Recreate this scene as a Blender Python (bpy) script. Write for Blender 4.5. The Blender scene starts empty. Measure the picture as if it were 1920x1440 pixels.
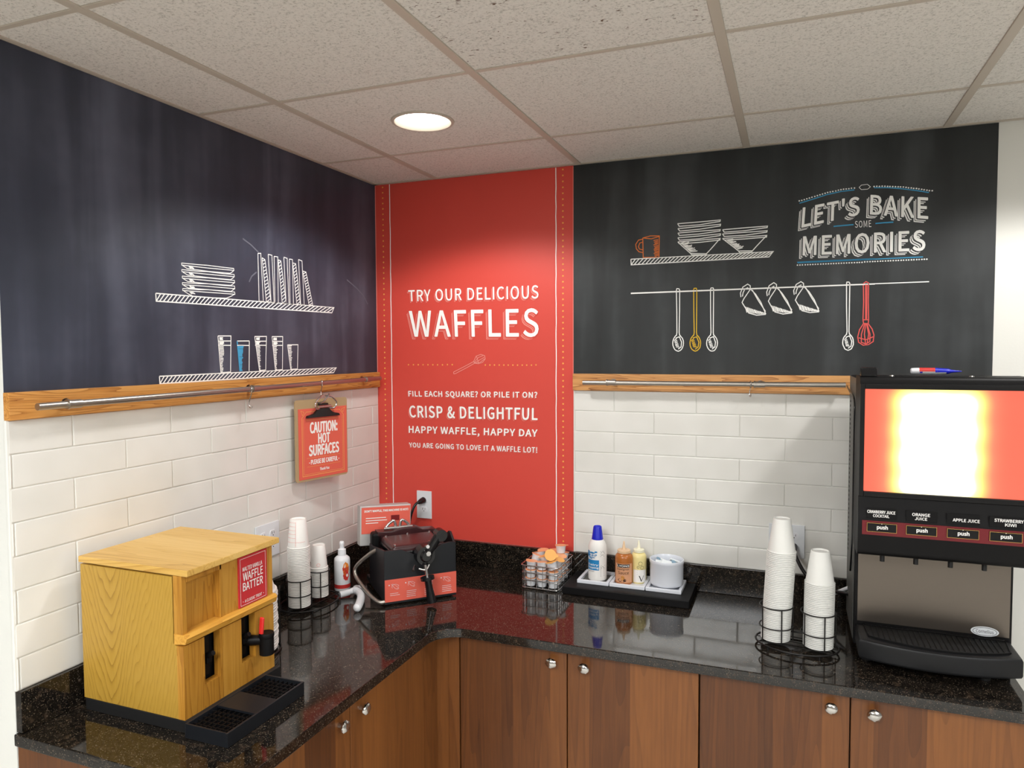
import bpy, bmesh, math, random
from mathutils import Vector, Matrix
random.seed(7)
SC = bpy.context.scene
COL = SC.collection
PI = math.pi

# ---------------------------------------------------------------- camera
def make_camera():
    cd = bpy.data.cameras.new('camera'); cam = bpy.data.objects.new('camera', cd); COL.objects.link(cam)
    yaw, pitch, roll = 0.3715, -0.0468, -0.0045
    cy, sy, cp, sp = math.cos(yaw), math.sin(yaw), math.cos(pitch), math.sin(pitch)
    f = Vector((-sy*cp, cy*cp, sp)); r = Vector((cy, sy, 0)); u = r.cross(f)
    cr, sr = math.cos(roll), math.sin(roll)
    r2 = cr*r + sr*u; u2 = -sr*r + cr*u
    m = Matrix((r2, u2, -f)).transposed().to_4x4()
    m.translation = Vector((1.6766, -2.6928, 1.7404))
    cam.matrix_world = m
    cd.sensor_width = 36.0; cd.sensor_fit = 'HORIZONTAL'; cd.lens = 1351.86*36.0/1920.0
    cd.clip_start = .02
    SC.camera = cam
make_camera()

# ---------------------------------------------------------------- world, lights, exposure
SC.view_settings.view_transform = 'Standard'
SC.view_settings.look = 'None'
SC.view_settings.gamma = 1.0
SC.view_settings.use_curve_mapping = False
SC.view_settings.exposure = 0.0
W = bpy.data.worlds.new('world'); SC.world = W; W.use_nodes = True
W.node_tree.nodes['Background'].inputs[0].default_value = (.9, .95, 1, 1)
W.node_tree.nodes['Background'].inputs[1].default_value = .3

CEIL = 2.449
def spot(name, loc, energy, size=2.5, blend=.3, col=(1, .975, .95), r=.06):
    l = bpy.data.lights.new(name, 'SPOT'); l.energy = energy; l.spot_size = size; l.spot_blend = blend
    l.color = col; l.shadow_soft_size = r
    o = bpy.data.objects.new(name, l); o.location = loc; COL.objects.link(o); return o
def area(name, loc, sx, sy, energy, col=(.94, .975, 1), rot=(0, 0, 0)):
    l = bpy.data.lights.new(name, 'AREA'); l.shape = 'RECTANGLE'; l.size = sx; l.size_y = sy; l.energy = energy; l.color = col
    o = bpy.data.objects.new(name, l); o.location = loc; o.rotation_euler = rot; COL.objects.link(o); return o
CANS = [(.601, -.682), (2.431, -.682), (.601, -2.512), (2.431, -2.512)]
CAN_E = [26, 32, 12, 14]
for (x, y), e in zip(CANS, CAN_E):
    spot('downlight_lamp', (x, y, CEIL-.012), e)
for x in (.9, 4.0):
    for y in (-3.3, -4.1): area('added_fill_lamp', (x, y, CEIL-.03), 1.2, .6, 36)  # added fill lights behind the camera, out of view

# ---------------------------------------------------------------- materials
def lin(c):
    return tuple((v/12.92 if v <= .04045 else ((v+.055)/1.055)**2.4) for v in [q/255 for q in c]) + (1,)
MATS = {}
class NT:
    def __init__(s, name):
        s.m = bpy.data.materials.new(name); s.m.use_nodes = True; s.t = s.m.node_tree; s.b = s.t.nodes['Principled BSDF']; MATS[name] = s.m
    def n(s, typ, props=None, **ins):
        nd = s.t.nodes.new('ShaderNode'+typ)
        for k, v in (props or {}).items(): setattr(nd, k, v)
        for k, v in ins.items():
            k2 = int(k[1:]) if k[0] == 'i' and k[1:].isdigit() else k.replace('_', ' ')
            s.set(nd.inputs[k2], v)
        return nd
    def set(s, inp, v):
        if hasattr(v, 'bl_idname') and hasattr(v, 'outputs'): s.t.links.new(v.outputs[0], inp)
        elif isinstance(v, bpy.types.NodeSocket): s.t.links.new(v, inp)
        else: inp.default_value = v
    def p(s, **k):
        for a, v in k.items(): s.set(s.b.inputs[a.replace('_', ' ')], v)
        return s
    def ramp(s, fac, stops, interp='LINEAR'):
        r = s.n('ValToRGB'); s.set(r.inputs[0], fac); cr = r.color_ramp; cr.interpolation = interp
        while len(cr.elements) < len(stops): cr.elements.new(.5)
        for e, (p, c) in zip(cr.elements, stops): e.position = p; e.color = c
        return r
    def obj(s, scale=(1, 1, 1), loc=(0, 0, 0)):
        tc = s.n('TexCoord'); mp = s.n('Mapping'); s.set(mp.inputs[0], tc.outputs['Object'])
        mp.inputs['Scale'].default_value = scale; mp.inputs['Location'].default_value = loc; return mp
    def bump(s, h, strength=.2, dist=.002):
        b = s.n('Bump'); b.inputs['Strength'].default_value = strength; b.inputs['Distance'].default_value = dist
        s.set(b.inputs['Height'], h); s.set(s.b.inputs['Normal'], b); return b
def plain(name, rgb, rough=.5, metal=0, spec=.5, noise=0, nscale=200, **k):
    q = NT(name); q.p(Base_Color=lin(rgb), Roughness=rough, Metallic=metal, Specular_IOR_Level=spec, **k)
    mp = q.obj(); nz = q.n('TexNoise', Vector=mp, Scale=float(nscale), Detail=3.0)
    if noise: q.bump(nz.outputs['Fac'], noise, .001)
    else:
        a, b = max(0, rough-.04), min(1, rough+.04)
        q.set(q.b.inputs['Roughness'], q.n('MapRange', i0=nz.outputs['Fac'], i3=a, i4=b))
    return q.m

plain('white_wall_paint', (226, 226, 220), .6, noise=.25, nscale=120)
plain('chalk_white', (250, 250, 247), .9)
plain('chalk_blue', (70, 160, 205), .9)
plain('chalk_orange', (232, 128, 64), .9)
plain('chalk_yellow', (222, 182, 50), .9)
plain('chalk_red', (226, 96, 92), .9)
plain('chalk_gold', (240, 172, 84), .9)
plain('chalk_pink', (236, 150, 140), .9)
plain('chalk_faint', (104, 105, 118), .9)
plain('grid_metal', (190, 180, 166), .5)
plain('black_metal_wire', (24, 22, 21), .4, .3)
plain('chrome_wire', (205, 203, 202), .22, 1)
plain('brushed_nickel', (176, 170, 162), .38, 1)
plain('knob_metal', (208, 206, 202), .18, 1, noise=.3, nscale=90)
plain('black_plastic', (11, 10, 11), .5, spec=.2)
plain('black_gloss', (18, 18, 20), .22)
plain('navy_black_metal', (19, 22, 27), .42)
plain('dark_cavity', (8, 8, 9), .7)
plain('maroon_plate', (58, 30, 32), .3)
plain('white_plastic', (228, 230, 234), .35)
plain('outlet_plate', (224, 228, 232), .35)
plain('white_ceramic', (222, 226, 234), .15)
plain('paper_white', (236, 234, 230), .65)
plain('foam_white', (228, 228, 224), .6)
plain('red_print', (208, 66, 56), .5)
plain('coral_print', (226, 100, 82), .5)
plain('crimson_print', (196, 46, 52), .5)
plain('ink_white', (245, 243, 240), .7)
plain('ink_black', (11, 10, 11), .6, spec=.2)
plain('ink_gold', (244, 190, 100), .7)
plain('ink_red', (205, 50, 45), .6)
plain('ink_blue', (30, 130, 190), .5)
plain('deep_red', (110, 16, 26), .35)
plain('button_black', (11, 10, 11), .4, spec=.3)
plain('tray_black', (13, 14, 17), .45, spec=.4)
plain('lever_red', (214, 44, 40), .35)
plain('cap_blue', (22, 34, 190), .35)
plain('hardboard', (176, 150, 112), .7, noise=.2, nscale=300)
plain('foil_orange', (240, 172, 126), .4, noise=.5, nscale=70)
plain('foil_yellow', (240, 178, 96), .4, noise=.5, nscale=70)
plain('caramel_syrup', (176, 104, 46), .25)
plain('vanilla_syrup', (232, 216, 150), .3)
plain('tan_label', (206, 150, 112), .5)
plain('packet_paper', (224, 230, 232), .5)
plain('packet_blue', (120, 150, 170), .5)
plain('cabinet_inside', (70, 42, 24), .7)
plain('floor_tile', (204, 202, 196), .5, noise=.1)
plain('fill_cutting_grey', (128, 124, 120), .7, noise=.2, nscale=120)  # grey for the unseen walls, darkened to cut sideways fill light
plain('dark_red_lcd', (120, 22, 26), .3)
plain('silver_box', (196, 196, 194), .42, .35)
plain('grey_metal', (92, 92, 88), .45, .2)
plain('rubber_black', (16, 16, 17), .6)
plain('orange_print', (226, 130, 40), .5)

def wood(name, cols, rough=.4, along='Z', sc=1.0, plank=None, rings=.5, seed=0., knots=False, coat=.0):
    """grain runs along the given object axis; cols = dark to light"""
    q = NT(name)
    s = {'X': (.06, 1, 1), 'Y': (1, .06, 1), 'Z': (1, 1, .06)}[along]
    tc = q.n('TexCoord'); sep = q.n('SeparateXYZ'); q.set(sep.inputs[0], tc.outputs['Object'])
    if along == 'Z': acr = q.n('Math', {'operation': 'ADD'}, i0=sep.outputs[0], i1=sep.outputs[1])
    elif along == 'X': acr = q.n('Math', {'operation': 'ADD'}, i0=sep.outputs[1], i1=sep.outputs[2])
    else: acr = q.n('Math', {'operation': 'ADD'}, i0=sep.outputs[0], i1=sep.outputs[2])
    mp = q.n('Mapping'); q.set(mp.inputs[0], tc.outputs['Object']); mp.inputs['Scale'].default_value = [v*sc for v in s]
    vec = mp.outputs[0]; pl = None
    if plank:
        fl = q.n('Math', {'operation': 'FLOOR'}, i0=q.n('Math', {'operation': 'DIVIDE'}, i0=acr, i1=plank))
        wn = q.n('TexWhiteNoise', {'noise_dimensions': '1D'}); q.set(wn.inputs['W'], q.n('Math', {'operation': 'ADD'}, i0=fl, i1=seed))
        pl = wn.outputs[0]
        off = q.n('VectorMath', {'operation': 'SCALE'}); q.set(off.inputs[0], wn.outputs[1]); off.inputs['Scale'].default_value = 9.0
        ad = q.n('VectorMath', {'operation': 'ADD'}); q.set(ad.inputs[0], vec); q.set(ad.inputs[1], off.outputs[0]); vec = ad.outputs[0]
    else:
        ad = q.n('VectorMath', {'operation': 'ADD'}); q.set(ad.inputs[0], vec); ad.inputs[1].default_value = (seed, seed*1.7, seed*.3); vec = ad.outputs[0]
    big = q.n('TexNoise', Vector=vec, Scale=9.0, Detail=2.0, Distortion=.4)
    fine = q.n('TexNoise', Vector=vec, Scale=160.0, Detail=4.0)
    # contour lines of the large noise read as cathedral grain
    ct = q.n('Math', {'operation': 'FRACT'}, i0=q.n('Math', {'operation': 'MULTIPLY'}, i0=big.outputs['Fac'], i1=16.0))
    ln = q.n('Math', {'operation': 'POWER'}, i0=ct, i1=2.5)
    a = q.n('Math', {'operation': 'MULTIPLY'}, i0=ln, i1=-rings)
    b = q.n('Math', {'operation': 'MULTIPLY_ADD'}, i0=fine.outputs['Fac'], i1=.35, i2=.5)
    c = q.n('Math', {'operation': 'ADD'}, i0=a, i1=b)
    d = q.n('Math', {'operation': 'MULTIPLY_ADD'}, i0=big.outputs['Fac'], i1=.6, i2=-.3)
    e = q.n('Math', {'operation': 'ADD'}, i0=c, i1=d)
    if pl is not None:
        e = q.n('Math', {'operation': 'ADD'}, i0=e, i1=q.n('Math', {'operation': 'MULTIPLY_ADD'}, i0=pl, i1=.5, i2=-.25))
    r = q.ramp(e, [(.0, lin(cols[0])), (.45, lin(cols[1])), (.95, lin(cols[2]))])
    out = r.outputs[0]
    if knots:
        mk = q.n('Mapping'); q.set(mk.inputs[0], tc.outputs['Object']); mk.inputs['Scale'].default_value = (5, 5, 2.2)
        v = q.n('TexVoronoi', Vector=mk, Scale=1.0)
        kr = q.ramp(v.outputs['Distance'], [(.02, (1, 1, 1, 1)), (.10, (0, 0, 0, 1))])
        mx = q.n('Mix', {'data_type': 'RGBA'}); q.set(mx.inputs[0], kr.outputs[0]); q.set(mx.inputs[6], out); mx.inputs[7].default_value = lin(cols[0]); out = mx.outputs[2]
    q.p(Base_Color=out, Roughness=rough, Coat_Weight=coat, Coat_Roughness=.2)
    q.bump(fine.outputs['Fac'], .08, .001)
    return q.m
wood('alder_cabinet', [(42, 22, 10), (96, 55, 24), (136, 84, 39)], .42, 'Z', .8, .125, .14, 3.0, True)
wood('alder_stile', [(50, 27, 12), (104, 61, 27), (136, 84, 39)], .42, 'Z', 1.2, None, .2, 8.0)
wood('oak_rail_left', [(140, 84, 34), (198, 136, 66), (222, 166, 94)], .42, 'Y', 2.4, None, .55, 1.3)
wood('oak_rail_right', [(150, 92, 46), (206, 146, 84), (226, 174, 112)], .42, 'X', 2.4, None, .55, 4.1)
def cathedral(name, cols, x0, k, freq):
    """flat-sawn board: nested arches about the line x = x0, straight grain to either side"""
    q = NT(name); tc = q.n('TexCoord'); sp = q.n('SeparateXYZ'); q.set(sp.inputs[0], tc.outputs['Object'])
    mp = q.n('Mapping'); q.set(mp.inputs[0], tc.outputs['Object']); mp.inputs['Scale'].default_value = (1, 1, .12)
    wob = q.n('TexNoise', Vector=mp, Scale=22.0, Detail=2.0); fine = q.n('TexNoise', Vector=mp, Scale=220.0, Detail=4.0)
    dx = q.n('Math', {'operation': 'ADD'}, i0=sp.outputs[0], i1=q.n('Math', {'operation': 'MULTIPLY_ADD'}, i0=wob.outputs['Fac'], i1=.045, i2=-x0-.0225))
    ab = q.n('Math', {'operation': 'ABSOLUTE'}, i0=dx)
    par = q.n('Math', {'operation': 'MULTIPLY'}, i0=q.n('Math', {'operation': 'DIVIDE'}, i0=q.n('Math', {'operation': 'MULTIPLY'}, i0=dx, i1=dx), i1=q.n('Math', {'operation': 'MULTIPLY_ADD'}, i0=ab, i1=1/.03, i2=1.0)), i1=k)
    f = q.n('Math', {'operation': 'MULTIPLY'}, i0=q.n('Math', {'operation': 'SUBTRACT'}, i0=sp.outputs[2], i1=par), i1=freq)
    ln = q.n('Math', {'operation': 'POWER'}, i0=q.n('Math', {'operation': 'FRACT'}, i0=f), i1=3.0)
    dim = q.n('MapRange', i0=q.n('Math', {'operation': 'ABSOLUTE'}, i0=dx), i1=.03, i2=.13, i3=.46, i4=.3)
    e = q.n('Math', {'operation': 'SUBTRACT'}, i0=q.n('Math', {'operation': 'MULTIPLY_ADD'}, i0=fine.outputs['Fac'], i1=.4, i2=.45), i1=q.n('Math', {'operation': 'MULTIPLY'}, i0=ln, i1=dim))
    r = q.ramp(e, [(.0, lin(cols[0])), (.45, lin(cols[1])), (.95, lin(cols[2]))]); q.p(Base_Color=r.outputs[0], Roughness=.4); q.bump(fine.outputs['Fac'], .06, .001)
cathedral('pine_side', [(124, 86, 24), (174, 135, 50), (192, 154, 68)], -.06, 130.0, 24.0)
wood('pine_front', [(140, 88, 24), (178, 124, 42), (194, 142, 58)], .4, 'Z', 1.9, .07, .42, 11.0)
wood('pine_lid', [(180, 132, 58), (212, 170, 90), (224, 186, 112)], .4, 'X', 1.5, .09, .4, 2.0)
wood('pine_ledge', [(170, 112, 34), (208, 150, 58), (222, 172, 80)], .38, 'Y', 1.9, None, .4, 6.0)

def granite():
    q = NT('black_granite'); mp = q.obj()
    v = q.n('TexVoronoi', Vector=mp, Scale=130.0); n1 = q.n('TexNoise', Vector=mp, Scale=60.0, Detail=5.0, Roughness=.7); n2 = q.n('TexNoise', Vector=mp, Scale=320.0, Detail=2.0)
    base = q.ramp(n1.outputs['Fac'], [(.35, lin((14, 12, 11))), (.55, lin((30, 26, 22))), (.68, lin((64, 52, 42)))])
    sp = q.ramp(n2.outputs['Fac'], [(.62, (0, 0, 0, 1)), (.72, (1, 1, 1, 1))])
    mx = q.n('Mix', {'data_type': 'RGBA'}); q.set(mx.inputs[0], sp.outputs[0]); q.set(mx.inputs[6], base.outputs[0]); mx.inputs[7].default_value = lin((120, 108, 92))
    fl = q.ramp(v.outputs['Distance'], [(.05, (1, 1, 1, 1)), (.11, (0, 0, 0, 1))])
    m2 = q.n('Mix', {'data_type': 'RGBA'}); q.set(m2.inputs[0], q.n('Math', {'operation': 'MULTIPLY'}, i0=fl.outputs[0], i1=.35)); q.set(m2.inputs[6], mx.outputs[2]); m2.inputs[7].default_value = lin((150, 140, 124))
    q.p(Base_Color=m2.outputs[2], Roughness=.07, Specular_IOR_Level=.55)
    w = q.n('TexNoise', Vector=mp, Scale=14.0, Detail=1.0); q.bump(w.outputs['Fac'], .015, .002)
granite()
def subway():
    q = NT('white_glazed_tile'); mp = q.obj()
    n = q.n('TexNoise', Vector=mp, Scale=26.0, Detail=1.5); n2 = q.n('TexNoise', Vector=mp, Scale=7.0, Detail=1.0)
    c = q.ramp(n2.outputs['Fac'], [(.3, lin((226, 225, 219))), (.7, lin((234, 233, 228)))])
    q.p(Base_Color=c.outputs[0], Roughness=.1, Specular_IOR_Level=.5); q.bump(n.outputs['Fac'], .13, .004)
subway()
plain('tile_grout', (222, 221, 215), .7)
def board(name, a, b, c, rough, streak):
    q = NT(name); mp = q.obj((3.2, 3.2, .35)); mp2 = q.obj((1, 1, 1))
    n = q.n('TexNoise', Vector=mp, Scale=2.2, Detail=3.0, Roughness=.55, Distortion=.3); m = q.n('TexNoise', Vector=mp2, Scale=2.6, Detail=4.0, Roughness=.6)
    s = q.n('Math', {'operation': 'MULTIPLY_ADD'}, i0=n.outputs['Fac'], i1=streak, i2=q.n('Math', {'operation': 'MULTIPLY'}, i0=m.outputs['Fac'], i1=1-streak))
    r = q.ramp(s, [(.36, lin(a)), (.5, lin(b)), (.68, lin(c))])
    f = q.n('TexNoise', Vector=mp2, Scale=500.0, Detail=1.0)
    q.p(Base_Color=r.outputs[0], Roughness=rough, Specular_IOR_Level=.3); q.bump(f.outputs['Fac'], .06, .001)
board('chalkboard_blue_sheen', (46, 51, 63), (60, 64, 78), (90, 94, 110), .42, .6)  # reflected bluish sheen and haze put into the board's base colour
board('chalkboard_grey', (38, 40, 41), (47, 50, 51), (70, 73, 75), .42, .6)
plain('banner_red', (214, 72, 60), .48, noise=.05, nscale=400)
plain('banner_red_edge', (198, 52, 44), .48)
def ceiltile(name, fiss):
    q = NT(name); mp = q.obj()
    n = q.n('TexNoise', Vector=mp, Scale=150.0, Detail=3.0, Roughness=.7)
    v = q.n('TexVoronoi', Vector=mp, Scale=95.0)
    r = q.ramp(n.outputs['Fac'], [(.33, lin((186, 183, 175))), (.46, lin((219, 215, 208))), (.7, lin((228, 224, 217)))])
    out = r.outputs[0]; h = n.outputs['Fac']
    if fiss:
        m2 = q.obj((1, 3.2, 1)); f = q.n('TexNoise', Vector=m2, Scale=36.0, Detail=2.5, Distortion=1.6)
        k = q.ramp(f.outputs['Fac'], [(.655, (0, 0, 0, 1)), (.69, (1, 1, 1, 1))])
        d = lin((110, 90, 76))
    else:
        f = q.n('TexNoise', Vector=mp, Scale=240.0, Detail=1.0)
        k = q.ramp(f.outputs['Fac'], [(.70, (0, 0, 0, 1)), (.76, (1, 1, 1, 1))]); d = lin((150, 140, 128))
    mx = q.n('Mix', {'data_type': 'RGBA'}); q.set(mx.inputs[0], k.outputs[0]); q.set(mx.inputs[6], out); mx.inputs[7].default_value = d
    q.p(Base_Color=mx.outputs[2], Roughness=.9, Specular_IOR_Level=.1)
    iv = q.n('Math', {'operation': 'MULTIPLY_ADD'}, i0=k.outputs[0], i1=-1.5, i2=h); q.bump(iv, .35, .002)
ceiltile('ceiling_tile_fine', False); ceiltile('ceiling_tile_fissured', True)
def emis(name, rgb, st):
    q = NT(name); q.p(Base_Color=(*rgb, 1), Emission_Color=(*rgb, 1), Emission_Strength=st)
emis('lamp_lens', (1, .97, .92), 9)
def steel(name, rgb):
    q = NT(name); mp = q.obj((1.5, 1, 160)); n = q.n('TexNoise', Vector=mp, Scale=3.0, Detail=3.0)
    q.p(Base_Color=lin(rgb), Metallic=1.0, Roughness=q.n('MapRange', i0=n.outputs['Fac'], i3=.28, i4=.46)); q.bump(n.outputs['Fac'], .05, .001)
steel('brushed_steel', (118, 110, 102))
def screen():
    # back-lit panel: a red-orange film with a block of bright lamps glowing through it
    q = NT('backlit_panel'); tc = q.n('TexCoord'); sp = q.n('SeparateXYZ'); q.set(sp.inputs[0], tc.outputs['Object'])
    tot = None
    for ix in (-.066, 0, .066):
        for iz in (-.12, -.045, .03, .105):
            dx = q.n('Math', {'operation': 'SUBTRACT'}, i0=sp.outputs[0], i1=ix-.012); dz = q.n('Math', {'operation': 'SUBTRACT'}, i0=sp.outputs[2], i1=iz)
            d2 = q.n('Math', {'operation': 'MULTIPLY_ADD'}, i0=dx, i1=dx, i2=q.n('Math', {'operation': 'MULTIPLY'}, i0=dz, i1=dz))
            g = q.n('Math', {'operation': 'EXPONENT'}, i0=q.n('Math', {'operation': 'MULTIPLY'}, i0=d2, i1=-1/(2*.031**2)))
            tot = g if tot is None else q.n('Math', {'operation': 'ADD'}, i0=tot, i1=g)
    r = q.ramp(q.n('Math', {'operation': 'MULTIPLY'}, i0=tot, i1=.8), [(0, lin((250, 112, 88))), (.12, lin((255, 132, 100))), (.36, lin((255, 200, 110))), (.6, lin((255, 248, 150))), (.85, (1, 1, .9, 1))])
    q.p(Base_Color=(.2, .03, .02, 1), Roughness=.25, Emission_Color=r.outputs[0], Emission_Strength=q.n('MapRange', i0=tot, i3=1.0, i4=2.2))
screen()

# ---------------------------------------------------------------- mesh builder
def M(name): return MATS[name]
class MB:
    def __init__(s): s.bm = bmesh.new(); s.M = Matrix.Identity(4); s.flat = False; s.wn = False
    def _t(s, vs):
        if s.M != Matrix.Identity(4): bmesh.ops.transform(s.bm, matrix=s.M, verts=list(vs))
    def box(s, x0, x1, y0, y1, z0, z1, bev=0, seg=2):
        vs = bmesh.ops.create_cube(s.bm, size=1)['verts']
        for v in vs: v.co = Vector((x0+(v.co.x+.5)*(x1-x0), y0+(v.co.y+.5)*(y1-y0), z0+(v.co.z+.5)*(z1-z0)))
        s._t(vs)
        if bev:
            s.wn = True
            es = list({e for v in vs for e in v.link_edges})
            bmesh.ops.bevel(s.bm, geom=es, offset=bev, segments=seg, affect='EDGES', profile=.5, clamp_overlap=True)
        return s
    def cyl(s, p0, p1, r0, r1=None, n=24, caps=True):
        p0, p1 = Vector(p0), Vector(p1); r1 = r0 if r1 is None else r1
        d = (p1-p0); a = d.normalized(); b = a.orthogonal().normalized(); c = a.cross(b)
        A = [s.bm.verts.new(p0+r0*(math.cos(t)*b+math.sin(t)*c)) for t in [2*PI*i/n for i in range(n)]]
        B = [s.bm.verts.new(p1+r1*(math.cos(t)*b+math.sin(t)*c)) for t in [2*PI*i/n for i in range(n)]]
        for i in range(n): s.bm.faces.new((A[i], A[(i+1) % n], B[(i+1) % n], B[i]))
        if caps: s.bm.faces.new(A[::-1]); s.bm.faces.new(B)
        s._t(A+B); return s
    def tube(s, pts, r, n=8, closed=False):
        P = [Vector(p) for p in pts]; m = len(P); rings = []; prev = None
        for i in range(m):
            if closed: t = (P[(i+1) % m]-P[i-1]).normalized()
            elif i == 0: t = (P[1]-P[0]).normalized()
            elif i == m-1: t = (P[-1]-P[-2]).normalized()
            else: t = ((P[i+1]-P[i]).normalized()+(P[i]-P[i-1]).normalized()).normalized()
            if prev is None: b = t.orthogonal().normalized()
            else: b = (prev-prev.dot(t)*t).normalized()
            prev = b; c = t.cross(b)
            rr = r[i] if isinstance(r, (list, tuple)) else r
            rings.append([s.bm.verts.new(P[i]+rr*(math.cos(2*PI*k/n)*b+math.sin(2*PI*k/n)*c)) for k in range(n)])
        for i in range(m if closed else m-1):
            A, B = rings[i], rings[(i+1) % m]
            off = 0
            if closed and i == m-1:
                off = min(range(n), key=lambda o: (A[0].co-B[o].co).length)
            for k in range(n): s.bm.faces.new((A[k], A[(k+1) % n], B[(k+1+off) % n], B[(k+off) % n]))
        if not closed: s.bm.faces.new(rings[0][::-1]); s.bm.faces.new(rings[-1])
        s._t([v for q in rings for v in q]); return s
    def lathe(s, prof, c=(0, 0, 0), n=32, sx=1, sy=1):
        rings = []; allv = []
        for r, z in prof:
            if r < 1e-6: v = s.bm.verts.new((c[0], c[1], c[2]+z)); rings.append([v]); allv.append(v)
            else:
                q = [s.bm.verts.new((c[0]+sx*r*math.cos(2*PI*i/n), c[1]+sy*r*math.sin(2*PI*i/n), c[2]+z)) for i in range(n)]
                rings.append(q); allv += q
        for A, B in zip(rings, rings[1:]):
            if len(A) == 1 and len(B) == 1: continue
            for i in range(n):
                j = (i+1) % n
                if len(A) == 1: s.bm.faces.new((A[0], B[j], B[i]))
                elif len(B) == 1: s.bm.faces.new((A[i], A[j], B[0]))
                else: s.bm.faces.new((A[i], A[j], B[j], B[i]))
        s._t(allv); return s
    def prism(s, poly, z0, z1, bev=0, mp=None):
        """polygon in (a, b), extruded along c; mp maps (a, b, c) to xyz"""
        mp = mp or (lambda a, b, c: (a, b, c))
        A = [s.bm.verts.new(mp(a, b, z0)) for a, b in poly]; B = [s.bm.verts.new(mp(a, b, z1)) for a, b in poly]; n = len(poly)
        fs = [s.bm.faces.new(A[::-1]), s.bm.faces.new(B)]
        fs += [s.bm.faces.new((A[i], A[(i+1) % n], B[(i+1) % n], B[i])) for i in range(n)]
        bmesh.ops.recalc_face_normals(s.bm, faces=fs)
        if bev:
            s.wn = True
            es = list({e for v in B for e in v.link_edges if e.other_vert(v) in B})
            es += list({e for v in A for e in v.link_edges if e.other_vert(v) in A})
            s._t(A+B)
            bmesh.ops.bevel(s.bm, geom=list(set(es)), offset=bev, segments=2, affect='EDGES', profile=.5)
        else: s._t(A+B)
        return s
    def poly(s, pts):
        vs = [s.bm.verts.new(p) for p in pts]; s.bm.faces.new(vs); s._t(vs); return s
    def ball(s, c, r, sc=(1, 1, 1), u=16, v=10):
        q = bmesh.ops.create_uvsphere(s.bm, u_segments=u, v_segments=v, radius=r)['verts']
        for w in q: w.co = Vector((c[0]+w.co.x*sc[0], c[1]+w.co.y*sc[1], c[2]+w.co.z*sc[2]))
        s._t(q); return s
    def mesh(s, name, fix=True):
        if fix and not s.flat: bmesh.ops.recalc_face_normals(s.bm, faces=s.bm.faces)
        me = bpy.data.meshes.new(name); s.bm.to_mesh(me); s.bm.free()
        me.polygons.foreach_set('use_smooth', [not s.flat]*len(me.polygons)); me.set_sharp_from_angle(angle=math.radians(38))
        return me
    def obj(s, name, mat, parent=None, label=None, loc=None, fix=True):
        wn = s.wn; me = s.mesh(name, fix); me.materials.append(M(mat)); o = bpy.data.objects.new(name, me); COL.objects.link(o)
        if wn: o.modifiers.new('weighted_normal', 'WEIGHTED_NORMAL').keep_sharp = True
        if parent is not None: o.parent = parent
        if loc: o.location = loc
        if label: o['label'] = label
        return o
def thing(name, label, cat, loc=(0, 0, 0), rz=0, group=None):
    o = bpy.data.objects.new(name, None); o.empty_display_size = .05; COL.objects.link(o)
    o.location = loc; o.rotation_euler = (0, 0, rz); tag(o, label, cat, group); return o
def tag(o, label, cat, group=None):
    o['label'] = label; o['category'] = cat
    if group: o['group'] = group
    return o
def struct(o): o['kind'] = 'structure'; return o
def dup(o, parent=None):
    c = o.copy(); COL.objects.link(c)
    if parent is not None: c.parent = parent
    for ch in list(o.children): dup(ch, c)
    return c
def arc(cx, cy, r, a0, a1, n): return [(cx+r*math.cos(a0+(a1-a0)*i/n), cy+r*math.sin(a0+(a1-a0)*i/n)) for i in range(n+1)]
def smooth(pts, n=6):
    P = [Vector(p) for p in pts]; out = []
    for i in range(len(P)-1):
        p0, p1, p2, p3 = P[max(0, i-1)], P[i], P[i+1], P[min(len(P)-1, i+2)]
        for k in range(n):
            t = k/n
            out.append(.5*((2*p1)+(-p0+p2)*t+(2*p0-5*p1+4*p2-p3)*t*t+(-p0+3*p1-3*p2+p3)*t**3))
    return out+[P[-1]]

# ---------------------------------------------------------------- lettering
TCACHE = {}
def find_font():
    import os
    try:
        p = os.path.join(bpy.utils.resource_path('LOCAL'), 'datafiles', 'fonts', 'Noto Sans CJK Regular.woff2')
        return bpy.data.fonts.load(p) if os.path.exists(p) else None
    except Exception: return None
FONT = find_font()
def text_geo(txt, off=0., sp=1.0):
    k = (txt, off, sp)
    if k in TCACHE: return TCACHE[k]
    cu = bpy.data.curves.new('lettering_curve', 'FONT'); cu.body = txt
    if FONT: cu.font = FONT
    cu.offset = off; cu.resolution_u = 3; cu.space_character = sp
    o = bpy.data.objects.new('lettering_curve', cu); COL.objects.link(o)
    dg = bpy.context.evaluated_depsgraph_get(); dg.update()
    me = bpy.data.meshes.new_from_object(o.evaluated_get(dg))
    V = [(v.co.x, v.co.y) for v in me.vertices]; F = [tuple(p.vertices) for p in me.polygons]
    bpy.data.objects.remove(o); bpy.data.curves.remove(cu); bpy.data.meshes.remove(me)
    x0, x1 = min(v[0] for v in V), max(v[0] for v in V); y0, y1 = min(v[1] for v in V), max(v[1] for v in V)
    TCACHE[k] = ([((x-x0)/(x1-x0), (y-y0)/(y1-y0)) for x, y in V], F); return TCACHE[k]
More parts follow.
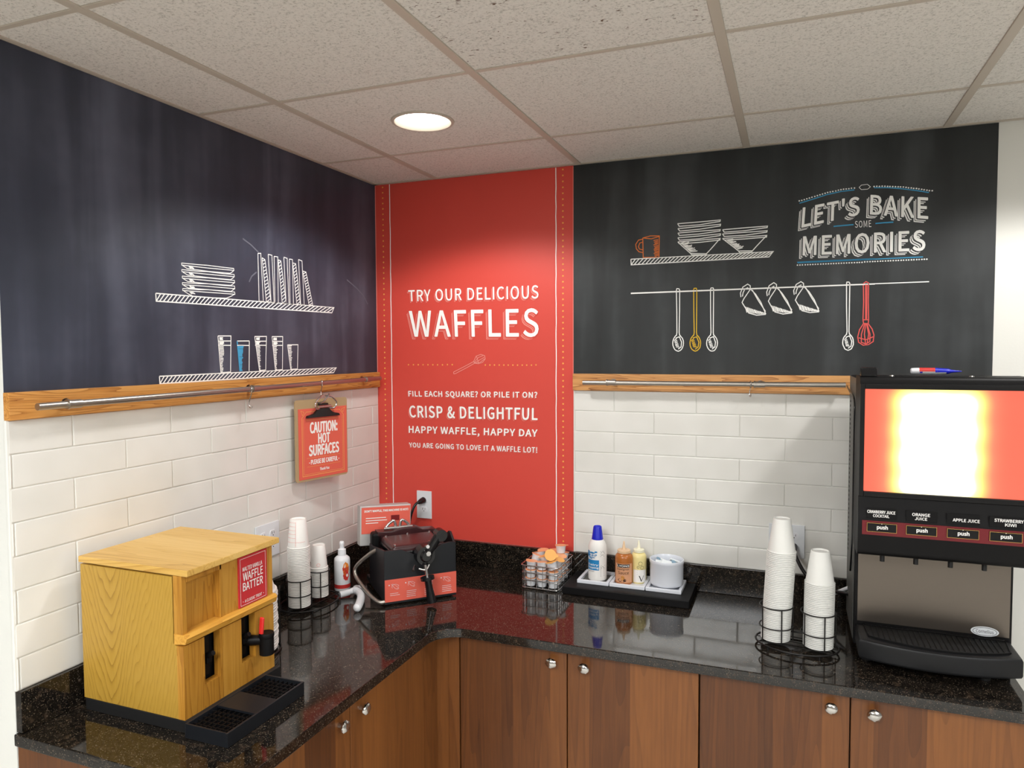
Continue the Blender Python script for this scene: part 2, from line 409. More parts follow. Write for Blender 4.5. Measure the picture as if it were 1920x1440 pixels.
def put_text(mb, txt, q, mp, off=0., sh=(0, 0), sp=1.0, raise_=0.):
    """q = TL, TR, BR, BL in plane coordinates; mp maps plane coordinates to xyz; off thickens the strokes"""
    mb.flat = True; V, F = text_geo(txt, 0., sp)
    h = math.hypot(q[0][0]-q[3][0], q[0][1]-q[3][1]); d = max(0, off)*1.3*h
    dirs = [(0, 0)]+([(d*math.cos(k*PI/4), d*math.sin(k*PI/4)) for k in range(8)] if d > 0 else [])
    p0 = Vector(mp(q[3][0], q[3][1])); nn = None
    for n, (ex, ey) in enumerate(dirs):
        vs = []
        for u, v in V:
            a = [(q[3][i]*(1-u)+q[2][i]*u)*(1-v)+(q[0][i]*(1-u)+q[1][i]*u)*v for i in (0, 1)]
            k = Vector(mp(a[0]+sh[0]+ex, a[1]+sh[1]+ey)); vs.append(mb.bm.verts.new(k))
        fs = []
        for f in F:
            try: fs.append(mb.bm.faces.new([vs[i] for i in f]))
            except ValueError: pass
        if n:
            if nn is None:
                nn = Vector((0, 0, 0))
                for f in fs: f.normal_update(); nn += f.normal*f.calc_area()
                nn.normalize()
            for w in vs: w.co -= nn*(.000012*n)
def rq(x0, x1, z1, z0): return [(x0, z1), (x1, z1), (x1, z0), (x0, z0)]
def ribbon(mb, pl, w, mp):
    """flat painted stroke"""
    mb.flat = True; P = [Vector(p) for p in pl]
    if len(P) == 1:
        vs = [mb.bm.verts.new(mp(P[0].x+w*.62*math.cos(t), P[0].y+w*.62*math.sin(t))) for t in [2*PI*i/10 for i in range(10)]]
        mb.bm.faces.new(vs); return
    L = []; R = []
    for i, p in enumerate(P):
        a = (P[i]-P[i-1]).normalized() if i > 0 else None
        b = (P[i+1]-P[i]).normalized() if i < len(P)-1 else None
        d = (a+b) if (a is not None and b is not None) else (a if a is not None else b)
        if d.length < 1e-6: d = b
        d = d.normalized(); nn = Vector((-d.y, d.x))
        k = 1.0
        if a is not None and b is not None: k = min(1.8, 1/max(.5, abs(nn.dot(Vector((-a.y, a.x))))))
        L.append(mb.bm.verts.new(mp(*(p+nn*w*.5*k)))); R.append(mb.bm.verts.new(mp(*(p-nn*w*.5*k))))
    for i in range(len(P)-1):
        try: mb.bm.faces.new((L[i], R[i], R[i+1], L[i+1]))
        except ValueError: pass
CHALK = {'w': 'chalk_white', 'b': 'chalk_blue', 'o': 'chalk_orange', 'y': 'chalk_yellow', 'r': 'chalk_red', 'd': 'chalk_gold', 'p': 'chalk_pink', 's': 'chalk_faint'}

